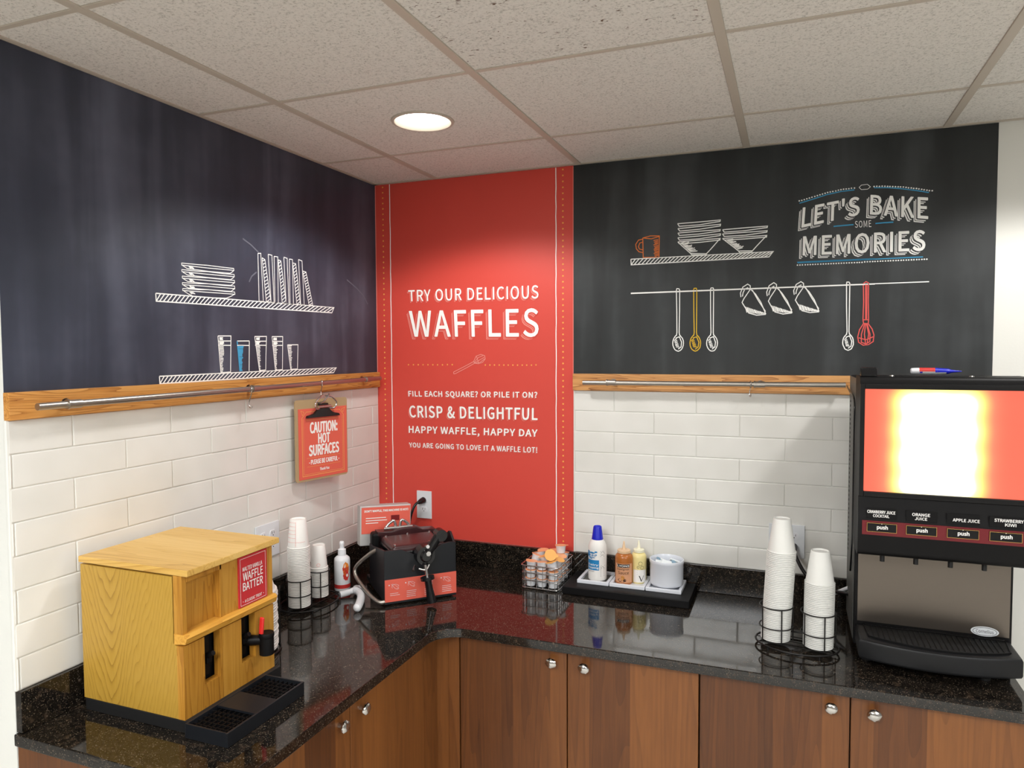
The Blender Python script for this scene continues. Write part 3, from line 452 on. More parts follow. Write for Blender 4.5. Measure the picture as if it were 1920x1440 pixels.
# chalk strokes and lettering boxes, in wall millimetres (along the wall, height)
ART={"L":[["shelf_drawing","w",4.4,[[[-1157,1905],[-310,1910],[-325,1889],[-1156,1883],[-1157,1905]],[[-1140,1905],[-1156,1883]],[[-1126,1905],[-1144,1884]],[[-1111,1905],[-1131,1884]],[[-1097,1906],[-1117,1884]],[[-1082,1906],[-1102,1884]],[[-1067,1906],[-1088,1884]],[[-1052,1906],[-1073,1884]],[[-1037,1906],[-1058,1884]],[[-1021,1906],[-1043,1884]],[[-1006,1906],[-1028,1884]],[[-990,1906],[-1013,1884]],[[-973,1906],[-997,1884]],[[-957,1906],[-981,1885]],[[-940,1906],[-965,1885]],[[-923,1906],[-949,1885]],[[-906,1907],[-932,1885]],[[-889,1907],[-916,1885]],[[-871,1907],[-899,1885]],[[-854,1907],[-882,1885]],[[-835,1907],[-864,1885]],[[-817,1907],[-846,1885]],[[-798,1907],[-828,1886]],[[-780,1907],[-810,1886]],[[-760,1908],[-792,1886]],[[-741,1908],[-773,1886]],[[-721,1908],[-754,1886]],[[-701,1908],[-735,1886]],[[-680,1908],[-715,1886]],[[-660,1908],[-695,1886]],[[-639,1908],[-675,1887]],[[-617,1908],[-655,1887]],[[-596,1908],[-634,1887]],[[-573,1909],[-613,1887]],[[-551,1909],[-591,1887]],[[-528,1909],[-569,1887]],[[-505,1909],[-547,1887]],[[-481,1909],[-525,1888]],[[-457,1909],[-502,1888]],[[-433,1909],[-478,1888]],[[-408,1910],[-455,1888]],[[-383,1910],[-431,1888]],[[-357,1910],[-406,1888]],[[-331,1910],[-381,1888]],[[-310,1910],[-356,1889]]]],["shelf_drawing","w",4.4,[[[-1152,1671],[-301,1675],[-320,1656],[-1151,1650],[-1152,1671]],[[-1135,1671],[-1151,1650]],[[-1121,1671],[-1140,1650]],[[-1106,1671],[-1126,1650]],[[-1092,1671],[-1112,1650]],[[-1077,1671],[-1098,1650]],[[-1062,1671],[-1084,1651]],[[-1046,1672],[-1069,1651]],[[-1031,1672],[-1054,1651]],[[-1015,1672],[-1039,1651]],[[-1000,1672],[-1024,1651]],[[-984,1672],[-1008,1651]],[[-967,1672],[-992,1651]],[[-951,1672],[-977,1651]],[[-934,1672],[-961,1652]],[[-917,1672],[-944,1652]],[[-900,1672],[-928,1652]],[[-882,1672],[-911,1652]],[[-865,1672],[-894,1652]],[[-847,1672],[-877,1652]],[[-829,1673],[-859,1652]],[[-810,1673],[-842,1652]],[[-791,1673],[-824,1652]],[[-772,1673],[-805,1653]],[[-753,1673],[-787,1653]],[[-733,1673],[-768,1653]],[[-714,1673],[-749,1653]],[[-693,1673],[-730,1653]],[[-673,1673],[-710,1653]],[[-652,1674],[-690,1654]],[[-631,1674],[-670,1654]],[[-609,1674],[-649,1654]],[[-588,1674],[-628,1654]],[[-565,1674],[-607,1654]],[[-543,1674],[-586,1654]],[[-520,1674],[-564,1654]],[[-496,1674],[-542,1655]],[[-473,1674],[-519,1655]],[[-449,1675],[-496,1655]],[[-424,1675],[-473,1655]],[[-399,1675],[-449,1655]],[[-374,1675],[-425,1656]],[[-348,1675],[-401,1656]],[[-322,1675],[-376,1656]],[[-301,1675],[-350,1656]]]],["plate_drawing","w",2.9,[[[-1062,2000],[-1002,2002],[-961,2004],[-895,2005],[-850,2006],[-849,2000],[-961,1996],[-1061,1994],[-1062,2000]],[[-1058,1993],[-1041,1986],[-956,1986],[-866,1989],[-851,1998]],[[-1035,1993],[-1028,1988]],[[-1032,1993],[-1025,1988]],[[-1029,1993],[-1022,1989]],[[-1026,1993],[-1018,1987]],[[-1022,1993],[-1015,1987]]]],["plate_drawing","w",2.9,[[[-1062,1981],[-1002,1982],[-960,1985],[-895,1985],[-849,1987],[-848,1980],[-960,1977],[-1061,1975],[-1062,1981]],[[-1058,1974],[-1040,1967],[-956,1967],[-865,1969],[-850,1978]],[[-1035,1974],[-1028,1969]],[[-1032,1974],[-1024,1969]],[[-1028,1974],[-1021,1970]],[[-1025,1974],[-1018,1970]],[[-1022,1973],[-1015,1968]]]],["plate_drawing","w",2.9,[[[-1061,1962],[-1001,1964],[-959,1966],[-894,1967],[-848,1968],[-847,1961],[-960,1958],[-1060,1956],[-1061,1962]],[[-1057,1955],[-1040,1948],[-955,1948],[-864,1951],[-849,1960]],[[-1034,1955],[-1027,1947]],[[-1031,1955],[-1024,1949]],[[-1028,1955],[-1021,1951]],[[-1025,1955],[-1018,1950]],[[-1022,1954],[-1014,1948]]]],["plate_drawing","w",2.9,[[[-1061,1943],[-1001,1945],[-959,1948],[-894,1948],[-848,1950],[-847,1942],[-959,1940],[-1060,1937],[-1061,1943]],[[-1057,1936],[-1039,1929],[-955,1930],[-864,1932],[-849,1941]],[[-1034,1936],[-1027,1928]],[[-1031,1936],[-1024,1930]],[[-1028,1935],[-1020,1930]],[[-1024,1935],[-1017,1931]],[[-1021,1935],[-1014,1932]]]],["plate_drawing","w",2.9,[[[-1060,1926],[-1000,1927],[-959,1930],[-893,1930],[-848,1931],[-847,1924],[-959,1922],[-1060,1920],[-1060,1926]],[[-1056,1919],[-1038,1911],[-1017,1905],[-956,1906],[-886,1909],[-865,1916],[-849,1924]],[[-1034,1918],[-1026,1912]],[[-1030,1918],[-1023,1913]],[[-1027,1918],[-1020,1914]],[[-1024,1918],[-1017,1913]],[[-1021,1917],[-1013,1913]]]],["book_drawing","w",3.3,[[[-736,2068],[-722,2070],[-714,1909],[-735,1909],[-736,2068]]]],["book_drawing","w",3.3,[[[-716,2056],[-702,2051],[-676,1910],[-699,1909],[-716,2056]],[[-714,2045],[-702,2050]],[[-713,2034],[-700,2040]],[[-712,2022],[-698,2029]],[[-710,2011],[-696,2018]],[[-709,2000],[-695,2007]],[[-708,1988],[-693,1996]],[[-706,1977],[-691,1985]],[[-705,1966],[-689,1974]],[[-703,1954],[-687,1964]],[[-702,1943],[-685,1953]],[[-701,1931],[-683,1942]],[[-699,1920],[-681,1931]],[[-698,1909],[-679,1920]]]],["book_drawing","w",3.3,[[[-685,2071],[-666,2070],[-660,1909],[-675,1909],[-685,2071]]]],["book_drawing","w",3.3,[[[-655,2068],[-636,2068],[-638,1909],[-655,1908],[-655,2068]]]],["book_drawing","w",3.3,[[[-634,2058],[-620,2056],[-596,1909],[-617,1909],[-634,2058]],[[-632,2046],[-620,2055]],[[-631,2035],[-618,2043]],[[-629,2023],[-617,2032]],[[-628,2012],[-615,2021]],[[-627,2001],[-613,2010]],[[-625,1989],[-611,1999]],[[-624,1978],[-610,1987]],[[-622,1966],[-608,1976]],[[-621,1955],[-606,1965]],[[-620,1943],[-604,1953]],[[-618,1932],[-603,1942]],[[-617,1920],[-601,1931]],[[-616,1909],[-599,1919]]]],["book_drawing","w",3.3,[[[-604,2071],[-586,2069],[-581,1909],[-596,1909],[-604,2071]]]],["book_drawing","w",3.3,[[[-574,2068],[-557,2068],[-556,1909],[-575,1909],[-574,2068]]]],["book_drawing","w",3.3,[[[-556,2056],[-539,2055],[-517,1910],[-537,1910],[-556,2056]],[[-553,2044],[-539,2054]],[[-552,2033],[-538,2043]],[[-550,2022],[-536,2032]],[[-549,2011],[-534,2021]],[[-548,2000],[-533,2010]],[[-546,1988],[-531,1998]],[[-545,1977],[-530,1987]],[[-543,1966],[-528,1976]],[[-542,1955],[-526,1965]],[[-540,1943],[-524,1954]],[[-539,1932],[-523,1943]],[[-537,1921],[-521,1931]],[[-536,1910],[-520,1920]]]],["book_drawing","w",3.3,[[[-523,2072],[-503,2069],[-495,1910],[-515,1910],[-523,2072]]]],["book_drawing","w",3.3,[[[-500,2033],[-481,2031],[-444,1912],[-466,1910],[-500,2033]],[[-496,2023],[-482,2030]],[[-494,2014],[-479,2021]],[[-491,2005],[-476,2012]],[[-489,1995],[-474,2003]],[[-486,1986],[-471,1994]],[[-483,1977],[-468,1984]],[[-481,1967],[-465,1975]],[[-478,1958],[-462,1966]],[[-476,1948],[-459,1957]],[[-473,1939],[-456,1948]],[[-470,1929],[-453,1938]],[[-468,1920],[-450,1929]],[[-465,1911],[-447,1920]]]],["glass_drawing","w",4,[[[-925,1789],[-869,1790],[-872,1721],[-874,1675]],[[-925,1789],[-922,1749],[-916,1674],[-874,1675]],[[-924,1773],[-870,1774]],[[-925,1760],[-870,1760]],[[-920,1755],[-902,1755]],[[-920,1750],[-902,1750]],[[-920,1745],[-901,1745]],[[-919,1739],[-901,1740]],[[-919,1734],[-901,1735]],[[-918,1729],[-902,1730]],[[-918,1724],[-907,1724]],[[-917,1719],[-904,1719]],[[-917,1714],[-904,1714]],[[-916,1708],[-906,1709]],[[-916,1703],[-908,1704]],[[-916,1698],[-907,1698]],[[-915,1693],[-909,1693]],[[-915,1688],[-905,1688]],[[-914,1683],[-906,1683]],[[-914,1678],[-908,1678]],[[-919,1784],[-904,1784]],[[-919,1781],[-906,1781]],[[-919,1778],[-904,1778]],[[-920,1769],[-901,1770]],[[-920,1766],[-900,1767]],[[-920,1764],[-904,1764]]]],["glass_drawing","w",4,[[[-842,1774],[-786,1775]],[[-842,1760],[-787,1760]],[[-786,1775],[-790,1676]]]],["glass_drawing","b",6,[[[-842,1774],[-838,1740],[-832,1676]],[[-838,1757],[-812,1757]],[[-838,1752],[-815,1752]],[[-837,1746],[-816,1746]],[[-837,1741],[-816,1741]],[[-836,1736],[-817,1736]],[[-836,1731],[-820,1731]],[[-835,1726],[-820,1726]],[[-835,1720],[-817,1720]],[[-834,1715],[-822,1715]],[[-834,1710],[-823,1710]],[[-833,1705],[-820,1705]],[[-832,1700],[-822,1700]],[[-832,1694],[-822,1694]],[[-831,1689],[-822,1689]],[[-831,1684],[-824,1684]],[[-830,1679],[-821,1679]]]],["glass_drawing","w",4,[[[-760,1790],[-702,1791],[-707,1722],[-709,1677]],[[-760,1790],[-753,1750],[-740,1676],[-709,1677]],[[-759,1774],[-704,1775]],[[-759,1761],[-704,1761]],[[-752,1756],[-735,1757]],[[-751,1751],[-734,1752]],[[-750,1746],[-736,1746]],[[-749,1741],[-734,1741]],[[-748,1736],[-736,1736]],[[-748,1731],[-736,1731]],[[-747,1726],[-734,1726]],[[-746,1720],[-736,1721]],[[-745,1715],[-735,1716]],[[-744,1710],[-734,1710]],[[-743,1705],[-737,1705]],[[-742,1700],[-737,1700]],[[-741,1695],[-737,1695]],[[-741,1690],[-734,1690]],[[-740,1684],[-735,1684]],[[-739,1679],[-736,1679]],[[-753,1785],[-735,1786]],[[-753,1782],[-737,1783]],[[-753,1780],[-736,1780]],[[-754,1771],[-734,1771]],[[-754,1768],[-739,1768]],[[-754,1765],[-739,1765]]]],["glass_drawing","w",4,[[[-674,1791],[-618,1792],[-621,1722],[-623,1676]],[[-674,1791],[-669,1750],[-660,1675],[-623,1676]],[[-674,1775],[-619,1775]],[[-674,1761],[-619,1761]],[[-668,1756],[-650,1757]],[[-667,1751],[-652,1751]],[[-667,1746],[-647,1746]],[[-666,1741],[-652,1741]],[[-665,1736],[-650,1736]],[[-665,1730],[-652,1731]],[[-664,1725],[-653,1726]],[[-663,1720],[-653,1720]],[[-663,1715],[-654,1715]],[[-662,1710],[-652,1710]],[[-662,1704],[-651,1705]],[[-661,1699],[-651,1699]],[[-660,1694],[-652,1694]],[[-660,1689],[-655,1689]],[[-659,1684],[-653,1684]],[[-658,1678],[-652,1679]],[[-667,1786],[-649,1786]],[[-668,1783],[-650,1783]],[[-668,1780],[-649,1780]],[[-668,1771],[-648,1771]],[[-668,1768],[-646,1768]],[[-668,1765],[-651,1765]]]],["glass_drawing","w",4,[[[-593,1763],[-535,1764],[-538,1711],[-540,1676]],[[-593,1763],[-588,1733],[-578,1676],[-540,1676]],[[-590,1759],[-570,1760]],[[-589,1754],[-572,1754]],[[-588,1749],[-572,1749]],[[-588,1743],[-572,1744]],[[-587,1738],[-568,1738]],[[-586,1733],[-571,1733]],[[-585,1727],[-572,1727]],[[-584,1722],[-574,1722]],[[-583,1716],[-569,1717]],[[-582,1711],[-572,1711]],[[-581,1706],[-573,1706]],[[-580,1700],[-574,1700]],[[-579,1695],[-574,1695]],[[-578,1690],[-573,1690]],[[-578,1684],[-571,1684]],[[-577,1679],[-573,1679]]]],["chalk_smear","s",6,[[[-220,2026],[-152,1998],[-101,1970],[-70,1937]],[[-781,1969],[-768,1989],[-744,2005]],[[-806,2107],[-768,2092],[-732,2071]]]]],"R":[["shelf_drawing","w",4.4,[[[1108,2078],[1608,2080],[1594,2062],[1109,2057],[1108,2078]],[[1126,2079],[1109,2057]],[[1140,2079],[1121,2058]],[[1155,2079],[1135,2058]],[[1170,2079],[1149,2058]],[[1184,2079],[1164,2058]],[[1199,2079],[1178,2058]],[[1214,2079],[1192,2058]],[[1228,2079],[1206,2058]],[[1242,2079],[1220,2058]],[[1257,2079],[1234,2059]],[[1271,2079],[1248,2059]],[[1285,2079],[1262,2059]],[[1300,2079],[1275,2059]],[[1314,2079],[1289,2059]],[[1328,2079],[1303,2059]],[[1342,2079],[1316,2060]],[[1356,2079],[1330,2060]],[[1370,2079],[1344,2060]],[[1383,2079],[1357,2060]],[[1397,2080],[1370,2060]],[[1411,2080],[1384,2060]],[[1424,2080],[1397,2060]],[[1438,2080],[1410,2060]],[[1452,2080],[1424,2061]],[[1465,2080],[1437,2061]],[[1479,2080],[1450,2061]],[[1492,2080],[1463,2061]],[[1506,2080],[1476,2061]],[[1519,2080],[1489,2061]],[[1532,2080],[1502,2062]],[[1545,2080],[1515,2062]],[[1558,2080],[1528,2062]],[[1572,2080],[1540,2062]],[[1585,2080],[1553,2062]],[[1598,2080],[1566,2062]],[[1608,2080],[1579,2062]]]],["mug_drawing","o",4,[[[1152,2154],[1180,2160],[1213,2158],[1212,2080],[1154,2082],[1152,2154]],[[1152,2154],[1184,2149],[1213,2156]],[[1152,2150],[1136,2147],[1126,2132],[1128,2116],[1138,2104],[1154,2100]],[[1152,2139],[1141,2136],[1136,2123],[1140,2114],[1153,2110]],[[1192,2142],[1209,2145]],[[1194,2136],[1209,2140]],[[1196,2131],[1209,2135]],[[1192,2126],[1209,2130]],[[1194,2120],[1210,2124]],[[1196,2115],[1210,2119]],[[1193,2110],[1210,2114]],[[1194,2105],[1210,2109]],[[1196,2100],[1210,2103]],[[1193,2095],[1210,2098]],[[1195,2089],[1210,2093]],[[1197,2084],[1210,2088]]]],["bowl_drawing","w",4,[[[1279,2198],[1355,2199],[1429,2201],[1428,2196],[1356,2189],[1285,2188],[1279,2198]]]],["bowl_drawing","w",4,[[[1280,2180],[1356,2183],[1430,2186],[1429,2180],[1357,2173],[1287,2171],[1280,2180]]]],["bowl_drawing","w",4,[[[1280,2164],[1355,2166],[1429,2167],[1428,2162],[1356,2156],[1286,2155],[1280,2164]]]],["bowl_drawing","w",4,[[[1280,2147],[1356,2149],[1430,2152],[1429,2146],[1356,2139],[1286,2138],[1280,2147]]]],["bowl_drawing","w",4,[[[1280,2132],[1355,2134],[1429,2136],[1428,2130],[1356,2126],[1286,2125],[1280,2132]],[[1280,2132],[1296,2116],[1312,2101],[1326,2088],[1382,2084],[1399,2102],[1415,2120],[1429,2136]],[[1326,2088],[1330,2083],[1380,2080],[1382,2084]],[[1290,2126],[1308,2132]],[[1294,2123],[1320,2129]],[[1297,2120],[1318,2124]],[[1300,2117],[1317,2118]],[[1303,2114],[1330,2117]],[[1306,2111],[1331,2118]],[[1309,2108],[1330,2113]],[[1312,2105],[1333,2108]],[[1315,2102],[1341,2107]],[[1318,2100],[1344,2100]],[[1321,2097],[1342,2101]],[[1324,2094],[1350,2096]]]],["bowl_drawing","w",4,[[[1437,2166],[1513,2168],[1588,2169],[1587,2164],[1514,2158],[1443,2157],[1437,2166]]]],["bowl_drawing","w",4,[[[1437,2151],[1513,2152],[1587,2153],[1586,2148],[1514,2142],[1443,2142],[1437,2151]]]],["bowl_drawing","w",4,[[[1437,2135],[1512,2136],[1586,2137],[1585,2131],[1513,2129],[1444,2129],[1437,2135]],[[1437,2135],[1457,2118],[1476,2102],[1492,2088],[1539,2086],[1555,2104],[1572,2122],[1586,2137]],[[1492,2088],[1496,2082],[1536,2082],[1539,2086]],[[1449,2129],[1473,2131]],[[1453,2125],[1478,2128]],[[1456,2122],[1473,2123]],[[1460,2119],[1481,2122]],[[1464,2116],[1484,2122]],[[1467,2113],[1487,2115]],[[1471,2110],[1495,2112]],[[1475,2106],[1493,2110]],[[1478,2103],[1495,2107]],[[1482,2100],[1500,2106]],[[1486,2097],[1509,2104]],[[1489,2094],[1506,2099]]]],["dotted_border","w",5,[[[1690,2248]],[[1698,2249]],[[1706,2251]],[[1714,2253]],[[1722,2255]],[[1730,2257]],[[1739,2259]],[[1747,2261]],[[1755,2263]],[[1763,2265]],[[1771,2267]],[[1779,2269]],[[1787,2270]],[[1795,2271]],[[1804,2272]],[[1812,2274]],[[1820,2275]],[[1828,2276]],[[1836,2276]],[[1844,2276]],[[1852,2277]],[[1861,2277]]]],["dotted_border","w",5,[[[1920,2277]],[[1928,2277]],[[1936,2276]],[[1944,2276]],[[1952,2275]],[[1960,2274]],[[1967,2273]],[[1975,2272]],[[1983,2271]],[[1991,2270]],[[1998,2269]],[[2006,2268]],[[2014,2266]],[[2021,2264]],[[2029,2263]],[[2036,2261]],[[2044,2260]],[[2051,2258]],[[2059,2256]],[[2066,2254]],[[2074,2252]],[[2081,2250]],[[2089,2249]]]],["dotted_border","w",5,[[[1687,2029]],[[1695,2029]],[[1703,2029]],[[1712,2029]],[[1720,2029]],[[1728,2029]],[[1736,2029]],[[1744,2029]],[[1752,2029]],[[1761,2029]],[[1769,2029]],[[1777,2029]],[[1785,2029]],[[1793,2029]],[[1801,2029]],[[1809,2029]],[[1817,2029]],[[1825,2029]],[[1833,2029]],[[1841,2029]],[[1849,2029]],[[1857,2029]],[[1865,2029]],[[1873,2029]],[[1880,2029]],[[1888,2029]],[[1896,2030]],[[1904,2030]],[[1912,2030]],[[1920,2030]],[[1927,2030]],[[1935,2030]],[[1943,2030]],[[1950,2030]],[[1958,2030]],[[1966,2030]],[[1973,2030]],[[1981,2030]],[[1989,2030]],[[1996,2030]],[[2004,2030]],[[2011,2030]],[[2019,2030]],[[2026,2030]],[[2034,2030]],[[2041,2030]],[[2049,2030]],[[2056,2030]],[[2064,2030]],[[2071,2030]],[[2078,2030]]]],["border_line","b",4,[[[1691,2240],[1732,2250],[1776,2262],[1820,2269],[1861,2271]],[[1920,2273],[1959,2270],[1996,2264],[2042,2254],[2080,2244]],[[1687,2037],[2067,2038]],[[1686,2039],[1926,2039]]]],["border_line","b",5,[[[1799,2154],[1827,2155],[1860,2156]],[[1926,2155],[1950,2156],[1979,2156]]]],["hexagon_drawing","w",2,[[[1875,2278],[1882,2285],[1900,2286],[1909,2277],[1901,2270],[1882,2270],[1875,2278]]]],["rail_drawing","w",4,[[[1108,1952],[2086,1957]],[[1108,1950],[1928,1955]]]],["spoon_drawing","w",4,[[[1276,1958],[1278,1880],[1279,1803],[1277,1791]],[[1288,1957],[1288,1880],[1287,1803],[1289,1791]],[[1276,1958],[1278,1963],[1285,1962],[1288,1957]],[[1279,1795],[1272,1788],[1268,1781],[1265,1773],[1264,1764],[1265,1755],[1268,1747],[1272,1740],[1278,1736],[1284,1734],[1290,1736],[1295,1740],[1299,1746],[1302,1755],[1303,1764],[1302,1773],[1299,1781],[1294,1787],[1288,1795]],[[1274,1782],[1288,1787],[1296,1767],[1294,1749],[1284,1742]],[[1269,1773],[1278,1780]],[[1270,1768],[1280,1774]],[[1272,1764],[1282,1768]],[[1273,1759],[1284,1762]],[[1274,1755],[1286,1756]],[[1276,1750],[1288,1750]]]],["spoon_drawing","y",4,[[[1338,1957],[1339,1880],[1341,1802],[1339,1790]],[[1349,1956],[1349,1879],[1349,1802],[1351,1790]],[[1338,1957],[1340,1962],[1347,1962],[1349,1956]],[[1340,1794],[1334,1787],[1330,1781],[1327,1772],[1326,1764],[1327,1754],[1330,1746],[1334,1740],[1340,1736],[1345,1734],[1351,1736],[1356,1740],[1361,1746],[1363,1754],[1364,1763],[1363,1772],[1360,1780],[1356,1787],[1349,1794]],[[1336,1782],[1350,1786],[1358,1766],[1355,1749],[1345,1741]],[[1331,1772],[1340,1779]],[[1332,1768],[1342,1773]],[[1334,1763],[1344,1767]],[[1335,1759],[1346,1761]],[[1336,1754],[1348,1756]],[[1338,1750],[1350,1750]]]],["spoon_drawing","w",4,[[[1397,1956],[1398,1879],[1400,1801],[1398,1790]],[[1408,1956],[1408,1879],[1408,1801],[1410,1790]],[[1397,1956],[1399,1961],[1406,1961],[1408,1956]],[[1400,1794],[1393,1786],[1389,1780],[1386,1772],[1385,1763],[1386,1754],[1389,1746],[1393,1740],[1399,1735],[1404,1734],[1410,1735],[1415,1739],[1419,1746],[1422,1754],[1423,1763],[1422,1772],[1419,1780],[1415,1786],[1408,1794]],[[1395,1781],[1409,1786],[1416,1766],[1414,1749],[1404,1741]],[[1390,1772],[1399,1778]],[[1392,1767],[1401,1772]],[[1393,1763],[1403,1767]],[[1394,1758],[1405,1761]],[[1396,1754],[1407,1755]],[[1397,1749],[1409,1749]]]],["spoon_drawing","w",4,[[[1842,1960],[1843,1888],[1846,1798],[1844,1788]],[[1852,1960],[1852,1888],[1852,1798],[1854,1788]],[[1842,1960],[1843,1965],[1849,1965],[1852,1960]],[[1846,1791],[1840,1784],[1836,1778],[1834,1771],[1833,1762],[1834,1754],[1837,1747],[1840,1740],[1845,1737],[1850,1735],[1855,1737],[1860,1740],[1863,1746],[1866,1754],[1866,1762],[1865,1771],[1863,1778],[1859,1784],[1853,1791]],[[1842,1779],[1854,1784],[1861,1765],[1859,1749],[1850,1742]],[[1838,1771],[1845,1777]],[[1839,1767],[1847,1771]],[[1840,1762],[1849,1766]],[[1841,1758],[1850,1761]],[[1842,1754],[1852,1755]],[[1843,1750],[1854,1750]]]],["cup_drawing","w",4,[[[1502,1925],[1500,1939],[1508,1960],[1524,1970],[1533,1964],[1533,1951]],[[1507,1927],[1509,1940],[1515,1953],[1526,1958]],[[1535,1951],[1551,1934],[1569,1905],[1586,1863]],[[1540,1949],[1560,1912],[1585,1872]],[[1533,1951],[1512,1919],[1506,1906],[1517,1887],[1529,1868],[1555,1860],[1586,1862]],[[1517,1891],[1523,1870]],[[1522,1889],[1528,1869]],[[1526,1888],[1532,1869]],[[1531,1886],[1537,1868]],[[1536,1884],[1542,1867]],[[1541,1882],[1547,1866]],[[1546,1880],[1552,1866]],[[1550,1879],[1556,1865]],[[1555,1877],[1561,1864]],[[1560,1875],[1566,1864]],[[1565,1874],[1571,1864]],[[1569,1872],[1575,1864]],[[1574,1870],[1580,1864]],[[1579,1868],[1585,1864]]]],["cup_drawing","w",4,[[[1590,1926],[1588,1940],[1596,1962],[1611,1972],[1620,1965],[1620,1953]],[[1595,1929],[1597,1941],[1603,1954],[1613,1960]],[[1622,1953],[1638,1935],[1656,1907],[1672,1866]],[[1627,1950],[1647,1914],[1671,1875]],[[1620,1953],[1600,1921],[1594,1908],[1604,1889],[1616,1870],[1642,1862],[1672,1865]],[[1604,1893],[1611,1872]],[[1609,1891],[1615,1872]],[[1614,1890],[1620,1871]],[[1619,1888],[1625,1870]],[[1623,1886],[1629,1870]],[[1628,1884],[1634,1869]],[[1633,1883],[1639,1868]],[[1637,1881],[1643,1867]],[[1642,1879],[1648,1867]],[[1647,1878],[1652,1866]],[[1651,1876],[1657,1866]],[[1656,1874],[1662,1866]],[[1661,1872],[1666,1866]],[[1665,1871],[1671,1866]]]],["cup_drawing","w",4,[[[1678,1928],[1676,1942],[1684,1963],[1699,1972],[1707,1966],[1708,1954]],[[1683,1930],[1685,1942],[1690,1956],[1701,1961]],[[1709,1954],[1725,1937],[1742,1909],[1758,1868]],[[1714,1951],[1734,1915],[1757,1877]],[[1708,1954],[1688,1923],[1682,1909],[1692,1891],[1704,1872],[1729,1865],[1758,1867]],[[1692,1895],[1698,1875]],[[1697,1893],[1703,1874]],[[1702,1892],[1708,1873]],[[1706,1890],[1712,1872]],[[1711,1888],[1717,1872]],[[1715,1886],[1721,1871]],[[1720,1885],[1726,1870]],[[1724,1883],[1730,1870]],[[1729,1881],[1735,1869]],[[1734,1880],[1739,1869]],[[1738,1878],[1744,1869]],[[1743,1876],[1748,1869]],[[1747,1875],[1753,1868]],[[1752,1873],[1757,1868]]]],["whisk_drawing","r",4,[[[1893,1958],[1895,1896],[1894,1837]],[[1909,1960],[1909,1896],[1911,1837]],[[1893,1958],[1901,1964],[1909,1960]],[[1900,1955],[1902,1839]],[[1904,1955],[1905,1839]],[[1894,1837],[1911,1837],[1910,1824],[1896,1825],[1894,1837]],[[1896,1825],[1884,1804],[1879,1780],[1882,1762],[1896,1752],[1912,1754],[1926,1764],[1928,1786],[1922,1806],[1910,1824]],[[1899,1823],[1890,1789],[1890,1762],[1904,1756],[1916,1764],[1916,1789],[1907,1823]],[[1902,1823],[1899,1789],[1903,1758]],[[1905,1823],[1912,1789],[1908,1758]],[[1882,1777],[1904,1770],[1926,1780]]]]],"B":[["dotted_border","d",6,[[[158,1681]],[[182,1681]],[[205,1681]],[[228,1681]],[[251,1681]],[[274,1681]],[[296,1681]],[[319,1681]],[[342,1682]],[[364,1682]]]],["dotted_border","d",6,[[[513,1681]],[[533,1681]],[[553,1681]],[[574,1681]],[[594,1681]],[[613,1681]],[[633,1681]],[[653,1681]],[[673,1681]],[[692,1681]],[[712,1681]],[[731,1682]]]],["whisk_drawing","p",3,[[[369,1651],[427,1678],[461,1695]],[[378,1645],[430,1670],[465,1688]],[[369,1651],[371,1644],[378,1645]],[[461,1695],[465,1688]],[[461,1695],[472,1717],[493,1724],[510,1719],[513,1706],[501,1692],[483,1686],[465,1688]],[[464,1693],[483,1712],[503,1719]],[[465,1690],[487,1701],[508,1712]],[[465,1688],[490,1692],[510,1706]],[[474,1716],[480,1698],[484,1687]]]]]}
TXT={"R":[["LET'S",[[1703,2226],[1876,2250],[1877,2187],[1699,2156]]],["BAKE",[[1911,2249],[2077,2227],[2078,2160],[1910,2187]]],["SOME",[[1864,2167],[1913,2167],[1914,2144],[1865,2145]]],["MEMORIES",[[1705,2126],[2071,2124],[2072,2058],[1704,2061]]]],"B":[["TRY OUR DELICIOUS",[[162,1995],[742,1995],[742,1943],[164,1948]]],["WAFFLES",[[165,1908],[742,1904],[741,1793],[172,1799]]],["FILL EACH SQUARE? OR PILE IT ON?",[[157,1570],[736,1575],[736,1547],[159,1542]]],["CRISP & DELIGHTFUL",[[160,1507],[737,1511],[736,1464],[163,1458]]],["HAPPY WAFFLE, HAPPY DAY",[[158,1420],[736,1425],[735,1391],[158,1385]]],["YOU ARE GOING TO LOVE IT A WAFFLE LOT!",[[158,1350],[735,1355],[735,1333],[160,1330]]]]}

def chain(o):
    m = Matrix.Identity(4)
    while o is not None: m = o.matrix_basis @ m; o = o.parent
    return m
def objw(mb, name, mat, parent, label=None):
    """geometry given in room coordinates, stored in the parent's frame"""
    mb.bm.transform(chain(parent).inverted()); return mb.obj(name, mat, parent, label)

# ---------------------------------------------------------------- room shell
WT = .855; UP = .953; RB = 1.585; RT = 1.649; YE = -1.584
struct(MB().box(-3, 5.2, -6.2, .12, -.05, 0).obj('floor', 'floor_tile'))
wl = struct(MB().box(-.12, 0, YE, .12, 0, CEIL).obj('wall_left', 'white_wall_paint'))
struct(MB().box(-3, -.12, YE, YE+.12, 0, CEIL).obj('wall_return', 'white_wall_paint'))
wb = struct(MB().box(0, 5.2, 0, .12, 0, CEIL).obj('wall_back', 'white_wall_paint'))
struct(MB().box(5.2, 5.32, -6.2, .12, 0, CEIL).obj('wall_right', 'fill_cutting_grey'))
struct(MB().box(-3.12, -3, -6.2, YE+.12, 0, CEIL).obj('wall_far_left', 'fill_cutting_grey'))
struct(MB().box(-3, 5.2, -6.32, -6.2, 0, CEIL).obj('wall_front', 'fill_cutting_grey'))
